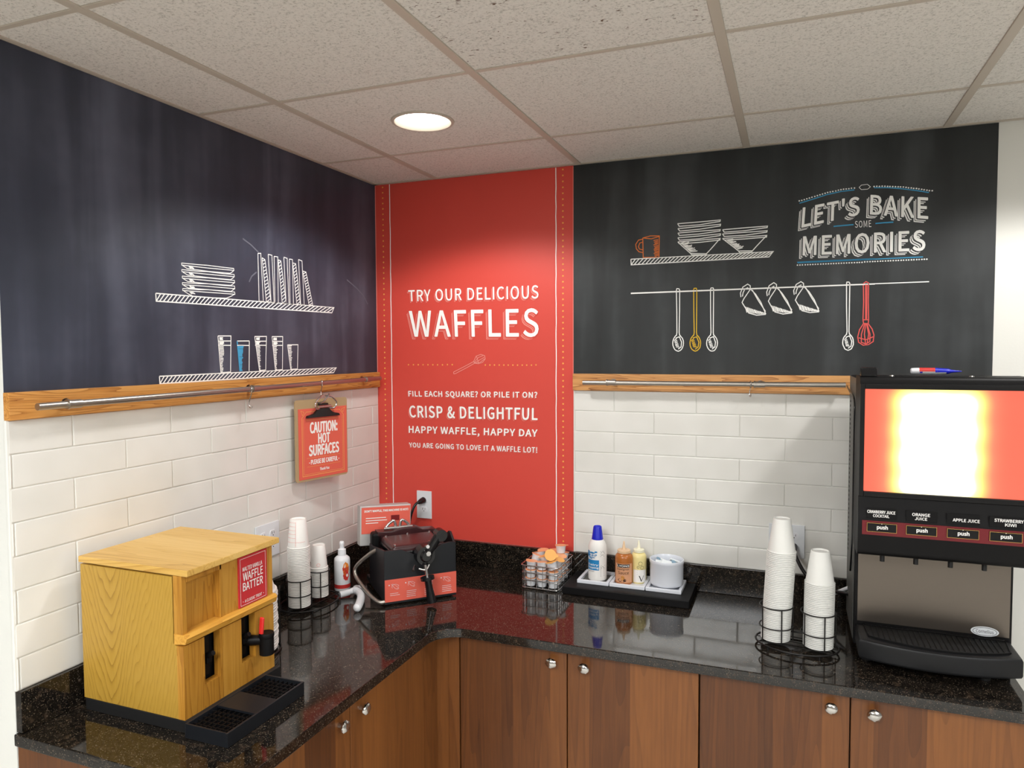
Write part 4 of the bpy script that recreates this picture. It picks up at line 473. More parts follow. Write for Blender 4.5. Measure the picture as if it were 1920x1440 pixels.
# ceiling: single tiles lying in a metal grid
XS = [-3, -2.754, -2.144, -1.534, -.924, -.314, .296, .906, 1.516, 2.126, 2.736, 3.346, 3.956, 4.566, 5.2]
YS = [0, -.377, -.987, -1.597, -2.207, -2.817, -3.427, -4.037, -4.647, -5.257, -5.867, -6.2]
ce = struct(MB().box(-3, 5.2, -6.2, .12, CEIL+.05, CEIL+.09).obj('ceiling', 'white_wall_paint'))
def ceil_tile(x0, x1, y0, y1, hole=None):
    mb = MB(); g = .002
    x0 += g; x1 -= g; y0 += g; y1 -= g
    if not hole: mb.box(x0, x1, y0, y1, CEIL, CEIL+.015)
    else:
        cx, cy, r = hole; n = 48; bm = mb.bm; ci = []; sq = []
        for i in range(n):
            a = 2*PI*i/n; c, s = math.cos(a), math.sin(a)
            ci.append(bm.verts.new((cx+r*c, cy+r*s, CEIL)))
            t = min(((x1-cx) if c > 0 else (x0-cx))/c if abs(c) > 1e-9 else 9, ((y1-cy) if s > 0 else (y0-cy))/s if abs(s) > 1e-9 else 9)
            sq.append(bm.verts.new((cx+t*c, cy+t*s, CEIL)))
        up = [bm.verts.new((v.co.x, v.co.y, CEIL+.015)) for v in ci]
        for i in range(n):
            j = (i+1) % n
            bm.faces.new((ci[i], ci[j], sq[j], sq[i])); bm.faces.new((ci[j], ci[i], up[i], up[j]))
        for px, py in ((x0, y0), (x1, y0), (x1, y1), (x0, y1)):
            k = bm.verts.new((px, py, CEIL)); q = sorted(sq, key=lambda v: (v.co-k.co).length)[:2]; bm.faces.new((k, q[0], q[1]))
    return mb
vis = [(i, j) for i in range(len(XS)-1) for j in range(len(YS)-1)]
rest = MB()
for i, j in vis:
    x0, x1, y1, y0 = XS[i], XS[i+1], YS[j], YS[j+1]
    if y1 <= YE+.12 or x0 >= -.01 or x1 > 0:
        if x0 < 0 and y1 > YE: x0 = 0.0
    if x1 <= 0 and y1 > YE-.02: continue
    h = [c for c in CANS if x0 < c[0] < x1 and y0 < c[1] < y1]
    near = y1 > -2.3 and -.4 < x0 < 3.4
    if near or h:
        fis = (abs(x0-.906) < .01 and abs(y1+.987) < .01)
        ceil_tile(x0, x1, y0, y1, (h[0][0], h[0][1], .086) if h else None).obj('ceiling_tile', 'ceiling_tile_fissured' if fis else 'ceiling_tile_fine', ce,
            'ceiling tile with coarse dark fissures' if fis else None)
    else: rest.box(x0+.002, x1-.002, y0+.002, y1-.002, CEIL, CEIL+.015)
rest.obj('ceiling_tile_field', 'ceiling_tile_fine', ce)
g = MB()
for x in XS[1:-1]: g.box(x-.012, x+.012, -6.2, 0 if x > 0 else YE, CEIL-.004, CEIL+.004, .001, 1)
for y in YS[1:-1]: g.box(0 if y > YE else -3, 5.2, y-.0075, y+.0075, CEIL-.0025, CEIL+.003, .001, 1)
g.obj('ceiling_grid', 'grid_metal', ce)
m = MB()
m.box(.003, .018, YE, 0, CEIL-.003, CEIL+.003).box(0, 5.2, -.018, -.003, CEIL-.003, CEIL+.003)
m.obj('wall_angle', 'grid_metal', ce)
def can_fixture(parent, x, y, z):
    trim = MB().lathe([(.098, 0), (.096, -.004), (.088, -.005), (.085, -.001), (.083, .03), (.0825, .044)], (x, y, z), 48).obj('trim_ring', 'grid_metal', parent)
    MB().lathe([(0, .034), (.03, .0335), (.068, .0325), (.07, .034), (.0822, .0345), (.0822, .042), (0, .042)], (x, y, z), 48).obj('lens', 'lamp_lens', parent)
t = thing('recessed_downlight', 'lit round recessed downlight in the ceiling tile before the red wall', 'light', (CANS[0][0], CANS[0][1], CEIL))
can_fixture(t, 0, 0, 0)
for c in CANS[1:]: can_fixture(ce, c[0], c[1], CEIL)
for px, py in ((4.0, -3.3), (.9, -3.3), (4.0, -4.1), (.9, -4.1)):
    MB().box(px-.6, px+.6, py-.3, py+.3, CEIL-.014, CEIL-.006, .003).obj('light_panel', 'lamp_lens', ce)  # added glowing panels to go with the unseen fill lights

# glazed wall tiles (each tile its own bevelled slab in one backsplash mesh per wall)
def tiles(mp, a0, a1, ja, jb, first):
    mb = MB(); p = .0793; row = 0; z1 = RB; T = .3048
    while z1 > UP+.004:
        z0 = max(z1-p, UP); j = ja if (row % 2 == 0) == first else jb
        k = math.floor((a0-j)/T)
        while j+k*T < a1:
            b0 = max(a0, j+k*T); b1 = min(a1, j+(k+1)*T); k += 1
            if b1-b0 < .006: continue
            q = MB(); q.box(b0+.0008, b1-.0008, 0, .009+random.uniform(-.0004, .0006), z0+.0008, z1-.0008, .0035, 2)
            tx, tz = random.uniform(-.002, .002), random.uniform(-.003, .003); cx, cz = (b0+b1)/2, (z0+z1)/2
            for v in q.bm.verts:
                if v.co.y > .004: v.co.y += (v.co.x-cx)*tx+(v.co.z-cz)*tz
            tmp = bpy.data.meshes.new('t'); q.bm.to_mesh(tmp); q.bm.free(); mb.bm.from_mesh(tmp); bpy.data.meshes.remove(tmp); mb.wn = True
        z1 -= p; row += 1
    for v in mb.bm.verts: v.co = Vector(mp(v.co.x, v.co.y, v.co.z))
    return mb
tiles(lambda a, d, z: (d, a, z), YE, -.004, -1.424, -1.2715, True).obj('tile_backsplash', 'white_glazed_tile', wl)
MB().box(0, .0062, YE, 0, UP, RB).obj('tile_grout', 'tile_grout', wl)
tiles(lambda a, d, z: (a, -d, z), .888, 2.26, 1.3508, 1.1975, True).obj('tile_backsplash', 'white_glazed_tile', wb)
MB().box(.886, 2.262, -.0062, 0, UP, RB).obj('tile_grout', 'tile_grout', wb)
MB().box(-.003, .008, YE-.003, YE+.006, UP, RB, .003).obj('corner_bead', 'white_wall_paint', wl)

# ---------------------------------------------------------------- murals
def mural(root, arts, texts, mp, dz):
    for name, col, w, pls in arts:
        one = [[pl] for pl in pls] if name in ('border_line', 'chalk_smear') else [pls]
        for ps in one:
            mb = MB()
            for i, pl in enumerate(ps): ribbon(mb, [(p[0]*.001, p[1]*.001) for p in pl], w*.001*.8, mp(dz+.00004*(i % 14)))
            objw(mb, name, CHALK[col], root)
lm = lambda d: (lambda a, b: (d, a, b))
rm = lambda d: (lambda a, b: (a, -d, b))
t = thing('chalkboard_mural', 'black chalkboard, bluish sheen painted in, on the left wall with drawn plates, books and glasses', 'chalkboard', (0, -.79, RT))
objw(MB().box(0, .003, YE, -.001, RT, CEIL-.004), 'panel', 'chalkboard_blue_sheen', t)
mural(t, ART['L'], [], lm, .0038)
t = thing('chalkboard_mural', 'dark grey chalkboard on the back wall reading about baking memories', 'chalkboard', (1.577, 0, RT))
objw(MB().box(.885, 2.268, -.003, 0, RT, CEIL-.004), 'panel', 'chalkboard_grey', t)
mural(t, ART['R'], TXT['R'], rm, .0038)
def shadow_text(root, txt, q, mp, base, d, depth, mats=('chalk_white', 'chalk_white'), off=.012, echo=True, sp=1.05):
    k = 0.0004
    if echo:
        e = MB(); put_text(e, txt, q, mp(depth), off*.7, (-d[0], -d[1]), sp); objw(e, 'letter_shade', mats[1], root)
        e = MB(); put_text(e, txt, q, mp(depth+k), off, (-d[0]*.72, -d[1]*.72), sp); objw(e, 'letter_gap', base, root)
        e = MB(); put_text(e, txt, q, mp(depth+2*k), off*.7, (-d[0]*.58, -d[1]*.58), sp); objw(e, 'letter_shade', mats[1], root)
        e = MB(); put_text(e, txt, q, mp(depth+3*k), off+.016, (-d[0]*.22, -d[1]*.22), sp); objw(e, 'letter_gap', base, root)
    e = MB(); put_text(e, txt, q, mp(depth+4*k), off, (0, 0), sp); objw(e, 'lettering', mats[0], root)
for txt, q in TXT['R']:
    q = [(a*.001, b*.001) for a, b in q]
    shadow_text(t, txt, q, rm, 'chalkboard_grey', (.011, .011), .0038, off=.016 if txt != 'SOME' else -.01, echo=txt != 'SOME')
t = thing('waffle_banner', 'red wall panel with white waffle lettering between two dotted borders', 'wall panel', (.4425, 0, UP))
objw(MB().box(.0035, .885, -.0025, 0, UP, CEIL-.004), 'panel', 'banner_red', t)
mural(t, ART['B'], [], rm, .0032)
for txt, q in TXT['B']:
    q = [(a*.001, b*.001) for a, b in q]; h = q[0][1]-q[3][1]
    d = {'W': (.012, .011), 'T': (.006, .006), 'C': (.006, .005)}.get(txt[0], (.0045, .003))
    shadow_text(t, txt, q, rm, 'banner_red', d, .0032, ('chalk_white', 'chalk_pink'), off=.012 if txt[0] in 'WT' else .022)
for a, nm in ((.0427, 'dotted_border'), (.8426, 'dotted_border')):
    mb = MB()
    for i in range(66): ribbon(mb, [(a, UP+.012+i*.0226)], .0055, rm(.0032))
    objw(mb, nm, 'chalk_gold', t)
for a in (.0767, .8144):
    mb = MB(); pl = [(a+random.uniform(-.0008, .0008), UP+i*(CEIL-.005-UP)/40) for i in range(41)]; ribbon(mb, pl, .0036, rm(.0032)); objw(mb, 'border_line', 'chalk_white', t)
mb = MB(); ribbon(mb, [(.006, UP), (.006, CEIL-.006)], .003, rm(.0032)); objw(mb, 'border_line', 'chalk_pink', t); mb = MB(); ribbon(mb, [(.8835, RT), (.8835, CEIL-.006)], .002, rm(.0032)); objw(mb, 'border_line', 'chalk_pink', t)

# ---------------------------------------------------------------- oak rails with hanging rods
def bracket(mb, p, n, d):
    """collar round the rod and an arm back to the board; n = unit vector into the room, d = rod direction"""
    P = Vector(p); n = Vector(n); d = Vector(d)
    mb.cyl(P-d*.016, P+d*.016, .0105, n=20)
    mb.cyl(P-d*.02, P-d*.016, .0122, n=20)
    mb.cyl(P, P-n*.034, .0055, n=12); mb.cyl(P-n*.0335, P-n*.03, .013, n=20)
t = thing('utensil_rail', 'oak rail on the left wall with a long metal rod', 'rail', (0, -.79, RB))
objw(MB().box(0, .02, YE-.002, -.006, RB, RT, .0015), 'board', 'oak_rail_left', t)
objw(MB().cyl((.05, -1.5418, 1.6145), (.05, -.055, 1.6245), .0085, n=20), 'rod', 'brushed_nickel', t)
for y in (-1.4487, -.8124, -.1482): mb = MB(); bracket(mb, (.05, y, 1.6145+(y+1.5418)*.00673), (1, 0, 0), (0, 1, 0)); objw(mb, 'bracket', 'brushed_nickel', t)
t = thing('utensil_rail', 'oak rail on the back wall with a metal rod beside the juice machine', 'rail', (1.57, 0, RB))
objw(MB().box(.886, 2.262, -.02, 0, RB, RT, .0015), 'board', 'oak_rail_right', t)
objw(MB().cyl((.9357, -.05, 1.6165), (1.842, -.05, 1.6195), .0085, n=20), 'rod', 'brushed_nickel', t)
for x in (1.0469, 1.5712): mb = MB(); bracket(mb, (x, -.05, 1.618), (0, -1, 0), (1, 0, 0)); objw(mb, 'bracket', 'brushed_nickel', t)
def s_hook(label, loc, d, ln=.062, grp=None):
    """wire hook round a rod; d = direction across the rod, into the room"""
    d = Vector(d); up = Vector((0, 0, 1)); pts = []
    for k in range(11): a = math.radians(250-k*25); pts.append(d*(.0112*math.cos(a))+up*(.0112*math.sin(a)))
    e = pts[-1]; pts.append(e+up*-.012-d*.003)
    c = d*.0+up*-(ln-.014)
    for k in range(10): a = math.radians(150+k*22); pts.append(c+d*(.014*math.cos(a))+up*(.014*math.sin(a)))
    o = MB().tube(smooth(pts, 3), .0016, 8).obj('s_hook', 'chrome_wire'); o.location = loc; return tag(o, label, 'hook', grp)
s_hook('empty metal hook hanging at the middle of the left rod', (.05, -.838, 1.6192), (.9, -.44, 0))
s_hook('metal hook on the left rod holding the red clipboard', (.05, -.4618, 1.6218), (.75, -.66, 0), .05)
s_hook('small metal hook hanging on the rod of the back wall', (1.5395, -.05, 1.6185), (.25, -.97, 0), .045)

# ---------------------------------------------------------------- worktop and cabinets
poly = [(.002, -1.59), (.627, -1.59)]+arc(.717, -.737, .09, PI, PI/2, 14)+[(2.245, -.647), (2.245, -.002), (.002, -.002)]
t = thing('worktop', 'black speckled granite corner worktop with low upstands', 'countertop', (0, 0, .825))
objw(MB().prism(poly, .825, WT-.0005, .003), 'slab', 'black_granite', t)
objw(MB().box(.001, .02, -1.584, -.002, WT+.0003, UP, .002), 'upstand', 'black_granite', t)
objw(MB().box(.0205, 2.245, -.02, -.003, WT+.0003, UP, .002), 'upstand', 'black_granite', t)
def knob(mb, p, d):
    """hammered metal knob, d = outward"""
    P = Vector(p); d = Vector(d); mb.cyl(P, P+d*.016, .0065, .005, n=14)
    q = MB(); q.ball((0, 0, 0), .0165, (1.05, .55, .95), 14, 9)
    for v in q.bm.verts: v.co *= 1+random.uniform(-.07, .07)
    rot = Matrix.Rotation(math.atan2(d.y, d.x)+PI/2, 4, 'Z'); rot.translation = P+d*.021
    q.bm.transform(rot); tmp = bpy.data.meshes.new('t'); q.bm.to_mesh(tmp); q.bm.free(); mb.bm.from_mesh(tmp); bpy.data.meshes.remove(tmp)
def back_cabinet(label, x0, x1, doors):
    t = thing('base_cabinet', label, 'cabinet', ((x0+x1)/2, -.3, 0))
    objw(MB().box(x0+.0006, x1-.0006, -.585, -.004, .1, .8245), 'body', 'cabinet_inside', t)
    objw(MB().box(x0+.0006, x1-.0006, -.53, -.01, 0, .1), 'plinth', 'rubber_black', t)
    for a, b, kx in doors:
        d = objw(MB().box(a+.0016, b-.0016, -.605, -.586, .105, .818, .002), 'door', 'alder_cabinet', t)
        k = MB(); knob(k, (kx, -.605, .778), (0, -1, 0)); objw(k, 'knob', 'knob_metal', d)
    return t
back_cabinet('alder cabinet of two doors on the back run nearest the inside corner', .676, 1.437, [(.676, 1.041, .995), (1.041, 1.437, 1.0985)])
back_cabinet('alder cabinet of two doors below the juice machine', 1.438, 2.228, [(1.438, 1.832, 1.784), (1.832, 2.228, 1.888)])
t = thing('corner_filler', 'plain alder corner post and strip filling the inside corner of the cabinets', 'cabinet filler', (.63, -.64, 0))
objw(MB().box(.637, .674, -.607, -.585, .1, .8245, .001), 'stile', 'alder_stile', t)
objw(MB().box(.571, .59, -.69, -.602, .1, .8245, .001), 'stile', 'alder_stile', t)
objw(MB().box(.575, .636, -.6, -.585, .1, .8245), 'back_panel', 'alder_cabinet', t)
t = thing('base_cabinet', 'alder cabinet of two doors below the wooden batter dispenser', 'cabinet', (.3, -1.13, 0))
objw(MB().box(.004, .572, -1.572, -.692, .1, .8245), 'body', 'cabinet_inside', t)
objw(MB().box(.02, .52, -1.56, -.692, 0, .1), 'plinth', 'rubber_black', t)
objw(MB().box(.004, .59, -1.584, -1.5725, .0, .8245, .001), 'end_panel', 'alder_cabinet', t)
for a, b, ky in ((-1.105, -.692, -1.058), (-1.571, -1.105, -1.157)):
    d = objw(MB().box(.573, .592, a+.0016, b-.0016, .105, .818, .002), 'door', 'alder_cabinet', t)
    k = MB(); knob(k, (.592, ky, .772), (1, 0, 0)); objw(k, 'knob', 'knob_metal', d)

# ---------------------------------------------------------------- wall sockets
def socket(label, c, n, gangs, faces):
    """c = plate centre on the wall, n = outward, faces = receptacle columns"""
    rz = math.atan2(n[1], n[0])+PI/2
    t = thing('wall_socket', label, 'socket', c, rz); w = .07 if gangs == 1 else .118
    MB().box(-w/2, w/2, -.0055, 0, -.0585, .0585, .002).obj('plate', 'outlet_plate', t)
    for fx in faces:
        for fz in (.02, -.02):
            r = MB().prism([(fx+.0155*math.cos(a)*min(1, 1.0), fz+max(-.012, min(.012, .0155*math.sin(a)))) for a in [2*PI*i/24 for i in range(24)]], .0055, .0072, 0, lambda a, b, k: (a, -k, b)).obj('receptacle', 'white_plastic', t)
            s = MB(); s.box(fx-.0065, fx-.0045, -.0076, -.0072, fz-.001, fz+.007).box(fx+.0045, fx+.006, -.0076, -.0072, fz-.001, fz+.006).cyl((fx, -.0072, fz-.006), (fx, -.0077, fz-.006), .002, n=10)
            s.obj('slots', 'ink_black', r)
    return t
socket('white double socket on the left tiles behind the cup rack', (.0095, -.728, 1.095), (1, 0), 2, (-.024, .024))
socket('single white socket with a black plug on the red wall', (.2285, -.003, 1.0885), (0, -1), 1, (0,))
socket('white double socket on the back tiles behind the taller cup stack', (1.664, -.0095, 1.068), (0, -1), 2, (-.024, .024))

# ---------------------------------------------------------------- batter dispenser
t = thing('batter_dispenser', 'yellow pine waffle batter dispenser with a black drip tray', 'batter dispenser', (.2, -1.29, WT))
objw(MB().box(.052, .386, -1.447, -1.128, WT, .884, .002), 'base', 'rubber_black', t)
bx0, bx1, by0, by1 = .046, .372, -1.445, -1.135
b = MB(); b.prism([(bx0, .884), (bx1-.02, .884), (bx1-.02, 1.056), (.342, 1.0625), (.342, 1.2195), (bx0, 1.2195)], by0, by0+.018, .0005, lambda a, z, k: (a, k, z)); objw(b, 'side_panel', 'pine_side', t)
b = MB(); b.prism([(bx0, .884), (bx1-.02, .884), (bx1-.02, 1.056), (.342, 1.0625), (.342, 1.2195), (bx0, 1.2195)], by1-.018, by1, 0, lambda a, z, k: (a, k, z)); objw(b, 'side_panel', 'pine_side', t)
objw(MB().box(bx0, bx0+.018, by0+.018, by1-.018, .884, 1.2225), 'back_panel', 'pine_side', t)
fp = MB(); x0, x1 = bx1-.02, bx1
h1, h2 = (-1.381, -1.331), (-1.257, -1.207); hz = .942
for a, c in ((by0, h1[0]), (h1[1], h2[0]), (h2[1], by1)): fp.box(x0, x1, a, c, .884, 1.058)
for h in (h1, h2): fp.box(x0, x1, h[0], h[1], .884, hz)
objw(fp, 'front_panel', 'pine_front', t)
objw(MB().box(.08, .335, by0+.019, by1-.019, .89, 1.215), 'cavity_shade', 'dark_cavity', t)  # solid near-black block painting the shade inside the hollow case
for h in (h1, h2):
    c = (h[0]+h[1])/2; v = MB(); v.box(.336, .352, c-.024, c+.012, .95, 1.05, .003); v.cyl((.345, c-.004, .995), (.378, c-.004, 1.012), .010, .006, n=14); v.box(.338, .366, c-.012, c+.006, .984, 1.0, .003); objw(v, 'valve', 'black_plastic', t)
# hinged front with window, sign and ledge
d = MB(); X = .345
d.box(X, .3715, by0, by0+.014, 1.066, 1.2235, .0015)
d.box(X, .3715, by1-.012, by1, 1.066, 1.2235, .0015)
d.box(X, .3705, -1.3215, by1-.012, 1.066, 1.2235)
d.box(X, .372, by0+.014, -1.3215, 1.206, 1.2235)
d.box(X, .372, -1.327, -1.3195, 1.066, 1.2235, .001)
door = objw(d, 'front_door', 'pine_front', t)
objw(MB().box(X, .352, by0+.014, -1.327, 1.066, 1.207), 'window_back', 'pine_front', door)
d = MB(); d.prism([(X, 1.06), (.379, 1.064), (.384, 1.078), (.378, 1.086), (X, 1.086)], by0-.001, by1+.004, .0015, lambda a, z, k: (a, k, z)); objw(d, 'ledge', 'pine_ledge', door)
sg = objw(MB().box(.371, .3745, -1.265, -1.160, 1.0875, 1.2165), 'sign', 'crimson_print', t)
mp = lambda d: (lambda a, z: (.3745+d, a, z))
ST = MB(); yy = lambda u: -1.265+u*.105; zz = lambda v: 1.2165-v*.129+.0
for s, v0, v1, a, c in (('MALTED VANILLA', .215, .295, .13, .82), ('WAFFLE', .33, .49, .14, .84), ('BATTER', .53, .69, .13, .83), ('\u2022 A CLASSIC TREAT \u2022', .87, .93, .12, .86)):
    put_text(ST, s, rq(yy(a), yy(c), zz(v0), zz(v1)), mp(.0006), .012)
ribbon(ST, [(yy(.05), zz(.04)), (yy(.94), zz(.04)), (yy(.94), zz(.97)), (yy(.05), zz(.97)), (yy(.05), zz(.04))], .0009, mp(.0005))
objw(ST, 'lettering', 'ink_white', sg)
objw(MB().box(.042, .391, -1.447, -1.128, 1.2238, 1.2393, .002), 'lid', 'pine_lid', t)
# tap with red lever
s = MB(); s.cyl((.4, -1.197, .948), (.4, -1.197, 1.004), .0185, n=28); s.cyl((.345, -1.222, .985), (.395, -1.2, .985), .0145, .012, n=18); s.lathe([(.0185, 0), (.0195, .003), (.0195, .01), (.0185, .013)], (.4, -1.197, .992), 28)
tap = objw(s, 'tap', 'black_plastic', t)
l = MB(); l.box(-.0065, .0065, -.004, .004, -.022, .028, .0039, 4); l.bm.transform(Matrix.Translation((.393, -1.207, 1.02))@Matrix.Rotation(.1, 4, 'Y')); objw(l, 'lever', 'lever_red', tap)
# drip tray
tr = MB(); ax0, ax1, ay0, ay1 = .388, .512, -1.462, -1.19; z0, z1 = WT, .8885
tr.box(ax0, ax0+.005, ay0, ay1, z0, z1, .001).box(ax1-.006, ax1, ay0, ay1, z0, z1, .001).box(ax0+.005, ax1-.006, ay0, ay0+.005, z0, z1, .001).box(ax0+.005, ax1-.006, ay1-.005, ay1, z0, z1, .001).box(ax0+.005, ax1-.006, ay0+.005, ay1-.005, z0, z0+.006)
tr.box(ax0+.005, ax1-.006, -1.366, -1.29, z1-.006, z1-.001)
tray = objw(tr, 'drip_tray', 'navy_black_metal', t)
for a, c in ((ay0+.005, -1.366), (-1.29, ay1-.005)):
    gr = MB()
    for i in range(1, 6): y = a+(c-a)*i/6; gr.box(ax0+.005, ax1-.006, y-.0012, y+.0012, z1-.012, z1-.006)
    for i in range(1, 8): x = ax0+.005+(ax1-ax0-.011)*i/8; gr.box(x-.0012, x+.0012, a, c, z1-.012, z1-.006)
    objw(gr, 'grille', 'black_plastic', tray)

# ---------------------------------------------------------------- clipboard
t = thing('clipboard', 'brown clipboard with a red caution sheet hanging on the left wall', 'clipboard', (.0585, -.4745, 1.269), math.radians(77))
cw, chh = .246, .296
mb = MB(); rr = .012
pl = arc(cw/2-rr, rr, rr, -PI/2, 0, 4)+arc(cw/2-rr, chh-rr, rr, 0, PI/2, 4)+arc(-cw/2+rr, chh-rr, rr, PI/2, PI, 4)+arc(-cw/2+rr, rr, rr, PI, 1.5*PI, 4)
mb.prism(pl, 0, .004, 0, lambda a, b, k: (a, k, b)); mb.obj('board', 'hardboard', t)
def U(u): return -cw/2+u*cw
def V(v): return chh*(1-v)
pap = MB().box(U(.055), U(.985), -.0012, -.0002, V(.975), V(.11)).obj('caution_sheet', 'coral_print', t)
mp = lambda d: (lambda a, b: (a, -d, b))
tx = MB()
for s, u0, u1, v0, v1 in (('CAUTION:', .27, .79, .285, .415), ('HOT', .42, .64, .43, .55), ('SURFACES', .245, .815, .565, .695), ('- PLEASE BE CAREFUL -', .24, .82, .745, .80), ('Thank You', .44, .62, .855, .89)):
    put_text(tx, s, rq(U(u0), U(u1), V(v0), V(v1)), mp(.0016), .034)
tx.obj('lettering', 'ink_white', pap)
br = MB(); f = lambda pts, w: ribbon(br, [(U(a), V(b)) for a, b in pts], w, mp(.0016))
f([(.12, .22), (.12, .935), (.92, .935), (.92, .22)], .0016); f([(.145, .23), (.145, .915)], .0008); f([(.895, .23), (.895, .915), (.145, .915)], .0008)
f([(.12, .22), (.2, .15), (.84, .15), (.92, .22)], .0012); f([(.1, .13), (.16, .15), (.13, .19), (.1, .13)], .001); f([(.95, .13), (.88, .15), (.91, .19), (.95, .13)], .001); f([(.2, .25), (.84, .25)], .0008); f([(.2, .72), (.84, .72)], .0008); f([(.2, .825), (.84, .825)], .0008)
br.obj('border_print', 'ink_gold', pap)
cl = MB(); cl.prism([(-.078, chh-.066), (.078, chh-.066), (.074, chh-.058), (.045, chh-.052), (.03, chh-.04), (.02, chh-.016), (-.02, chh-.016), (-.03, chh-.04), (-.045, chh-.052), (-.074, chh-.058)], .0012, .012, .0015, lambda a, b, k: (a, -k, b)); c = cl.obj('clip', 'black_gloss', t)
w = MB()
for sx in (-1, 1): w.tube(smooth([(sx*.012, -.01, chh-.03), (sx*.04, -.02, chh-.035), (sx*.05, -.024, chh-.015), (sx*.028, -.022, chh+.006), (sx*.004, -.016, chh+.012)], 4), .0028, 8)
w.tube([(-.03, -.014, chh-.028), (.03, -.014, chh-.028)], .006, 10); w.tube(smooth([(-.045, -.022, chh-.01), (-.02, -.026, chh-.012), (.01, -.024, chh+.01), (.018, -.02, chh+.018)], 4), .003, 8)
w.obj('spring', 'chrome_wire', c)

# ---------------------------------------------------------------- cups in wire racks
def cup_mesh(R, r, h, name):
    mb = MB(); mb.lathe([(R-.0014, .0008), (R-.0006, 0), (R, .0006), (R+.0005, .0018), (R-.0002, .0034), (R-.0022, .0040), (r, h-.001), (r-.0008, h), (r-.002, h), (r-.003, h-.004), (0, h-.004)], n=32)
    return mb.mesh(name)
def stack(x, y, z, me, mat, n, pitch, lean, lab_top, lab, grp):
    me.materials.append(M(mat)); first = None
    for i in range(n):
        o = bpy.data.objects.new('paper_cup' if mat == 'paper_white' else 'foam_cup', me); COL.objects.link(o)
        o.location = (x+lean*i*pitch, y, z+i*pitch); o.rotation_euler = (0, 0, random.uniform(0, 6))
        tag(o, lab_top if i == n-1 else lab, 'cup', grp)
    return o
RACKZ = WT+.0165
def rack(label, cx, cy, rz, gap, radii, rings):
    t = thing('cup_rack', label, 'cup rack', (cx, cy, WT), rz)
    b = MB(); ov = lambda a, c, z: [(a*math.cos(k), c*math.sin(k), z) for k in [2*PI*i/48 for i in range(48)]]
    b.tube(ov(.116, .088, .0125), .0028, 8, True)
    for yy in (-.04, 0, .04): w = .115*math.sqrt(1-(yy/.088)**2); b.tube([(-w, yy, .0135), (w, yy, .0135)], .0016, 6)
    b.obj('base', 'black_metal_wire', t)
    for sx, sy in ((-1, -1), (1, -1), (1, 1), (-1, 1)): MB().cyl((sx*.07, sy*.067, 0), (sx*.07, sy*.067, .0125), .004, n=10).obj('foot', 'black_metal_wire', t)
    for sx, R in zip((-1, 1), radii):
        c = MB(); X = sx*gap/2
        for zr in rings: c.tube([(X+R*math.cos(k), R*math.sin(k), zr) for k in [2*PI*i/32 for i in range(32)]], .0019, 8, True)
        for k in range(5): a = math.radians(-62+k*72); c.tube([(X+R*math.cos(a), R*math.sin(a), .0135), (X+R*math.cos(a), R*math.sin(a), rings[-1])], .0019, 8)
        c.obj('cup_cage', 'black_metal_wire', t)
    return t
rack('black wire cup rack on the left beside the double socket', .113, -.6375, math.radians(88), .107, (.0415, .036), (.056, .108))
rack('black wire cup rack left of the juice machine', 1.6975, -.425, math.radians(-8), .117, (.0475, .0475), (.0565, .117))
o = stack(.1115, -.691, RACKZ, cup_mesh(.0375, .027, .097, 'tall_paper_cup'), 'paper_white', 37, .0056, 0, 'upturned paper cup with red printed lines topping the left rack\'s taller stack', 'white paper cup nested in the taller stack of the left rack', 'taller paper cup stack in the left rack')
pr = MB(); a0 = math.radians(-128)
for i, fz in enumerate((.2, .36, .5, .64, .78, .92)):
    R = .0363-(.0363-.0271)*fz+.0003; z = .005+.091*fz
    pr.tube([((R)*math.cos(a0+.08*k), (R)*math.sin(a0+.08*k), z) for k in range(0, 14 if i else 26)], .00035, 4)
pr.tube([((.0363-(.0092)*f)*math.cos(a0+1.05), (.0363-(.0092)*f)*math.sin(a0+1.05), .005+.091*f) for f in (.05, .5, .95)], .00035, 4)
o.rotation_euler = (0, 0, 0); pr.obj('printed_lines', 'coral_print', o)
o = stack(.115, -.584, RACKZ, cup_mesh(.0315, .022, .082, 'short_paper_cup'), 'paper_white', 19, .0056, 0, 'upturned paper cup topping the left rack\'s shorter stack', 'white paper cup nested in the shorter stack of the left rack', 'shorter paper cup stack in the left rack')
o.rotation_euler = (0, 0, 0); pr = MB(); R = .0299
pr.tube([(R*math.cos(-1.0+.2*math.cos(k)), R*math.sin(-1.0+.2*math.cos(k)), .016+.005*math.sin(k)) for k in [2*PI*i/20 for i in range(20)]], .0004, 4, True); pr.obj('printed_lines', 'coral_print', o)
stack(1.638, -.4166, RACKZ, cup_mesh(.0415, .0245, .1, 'tall_foam_cup'), 'foam_white', 51, .0053, .055, 'upturned foam cup topping the taller stack left of the juice machine', 'white foam cup nested in the taller stack left of the juice machine', 'taller foam cup stack left of the juice machine')
stack(1.756, -.433, RACKZ, cup_mesh(.0415, .0255, .095, 'short_foam_cup'), 'foam_white', 37, .0052, .012, 'upturned foam cup topping the shorter stack beside the juice machine', 'white foam cup nested in the shorter stack beside the juice machine', 'shorter foam cup stack beside the juice machine')

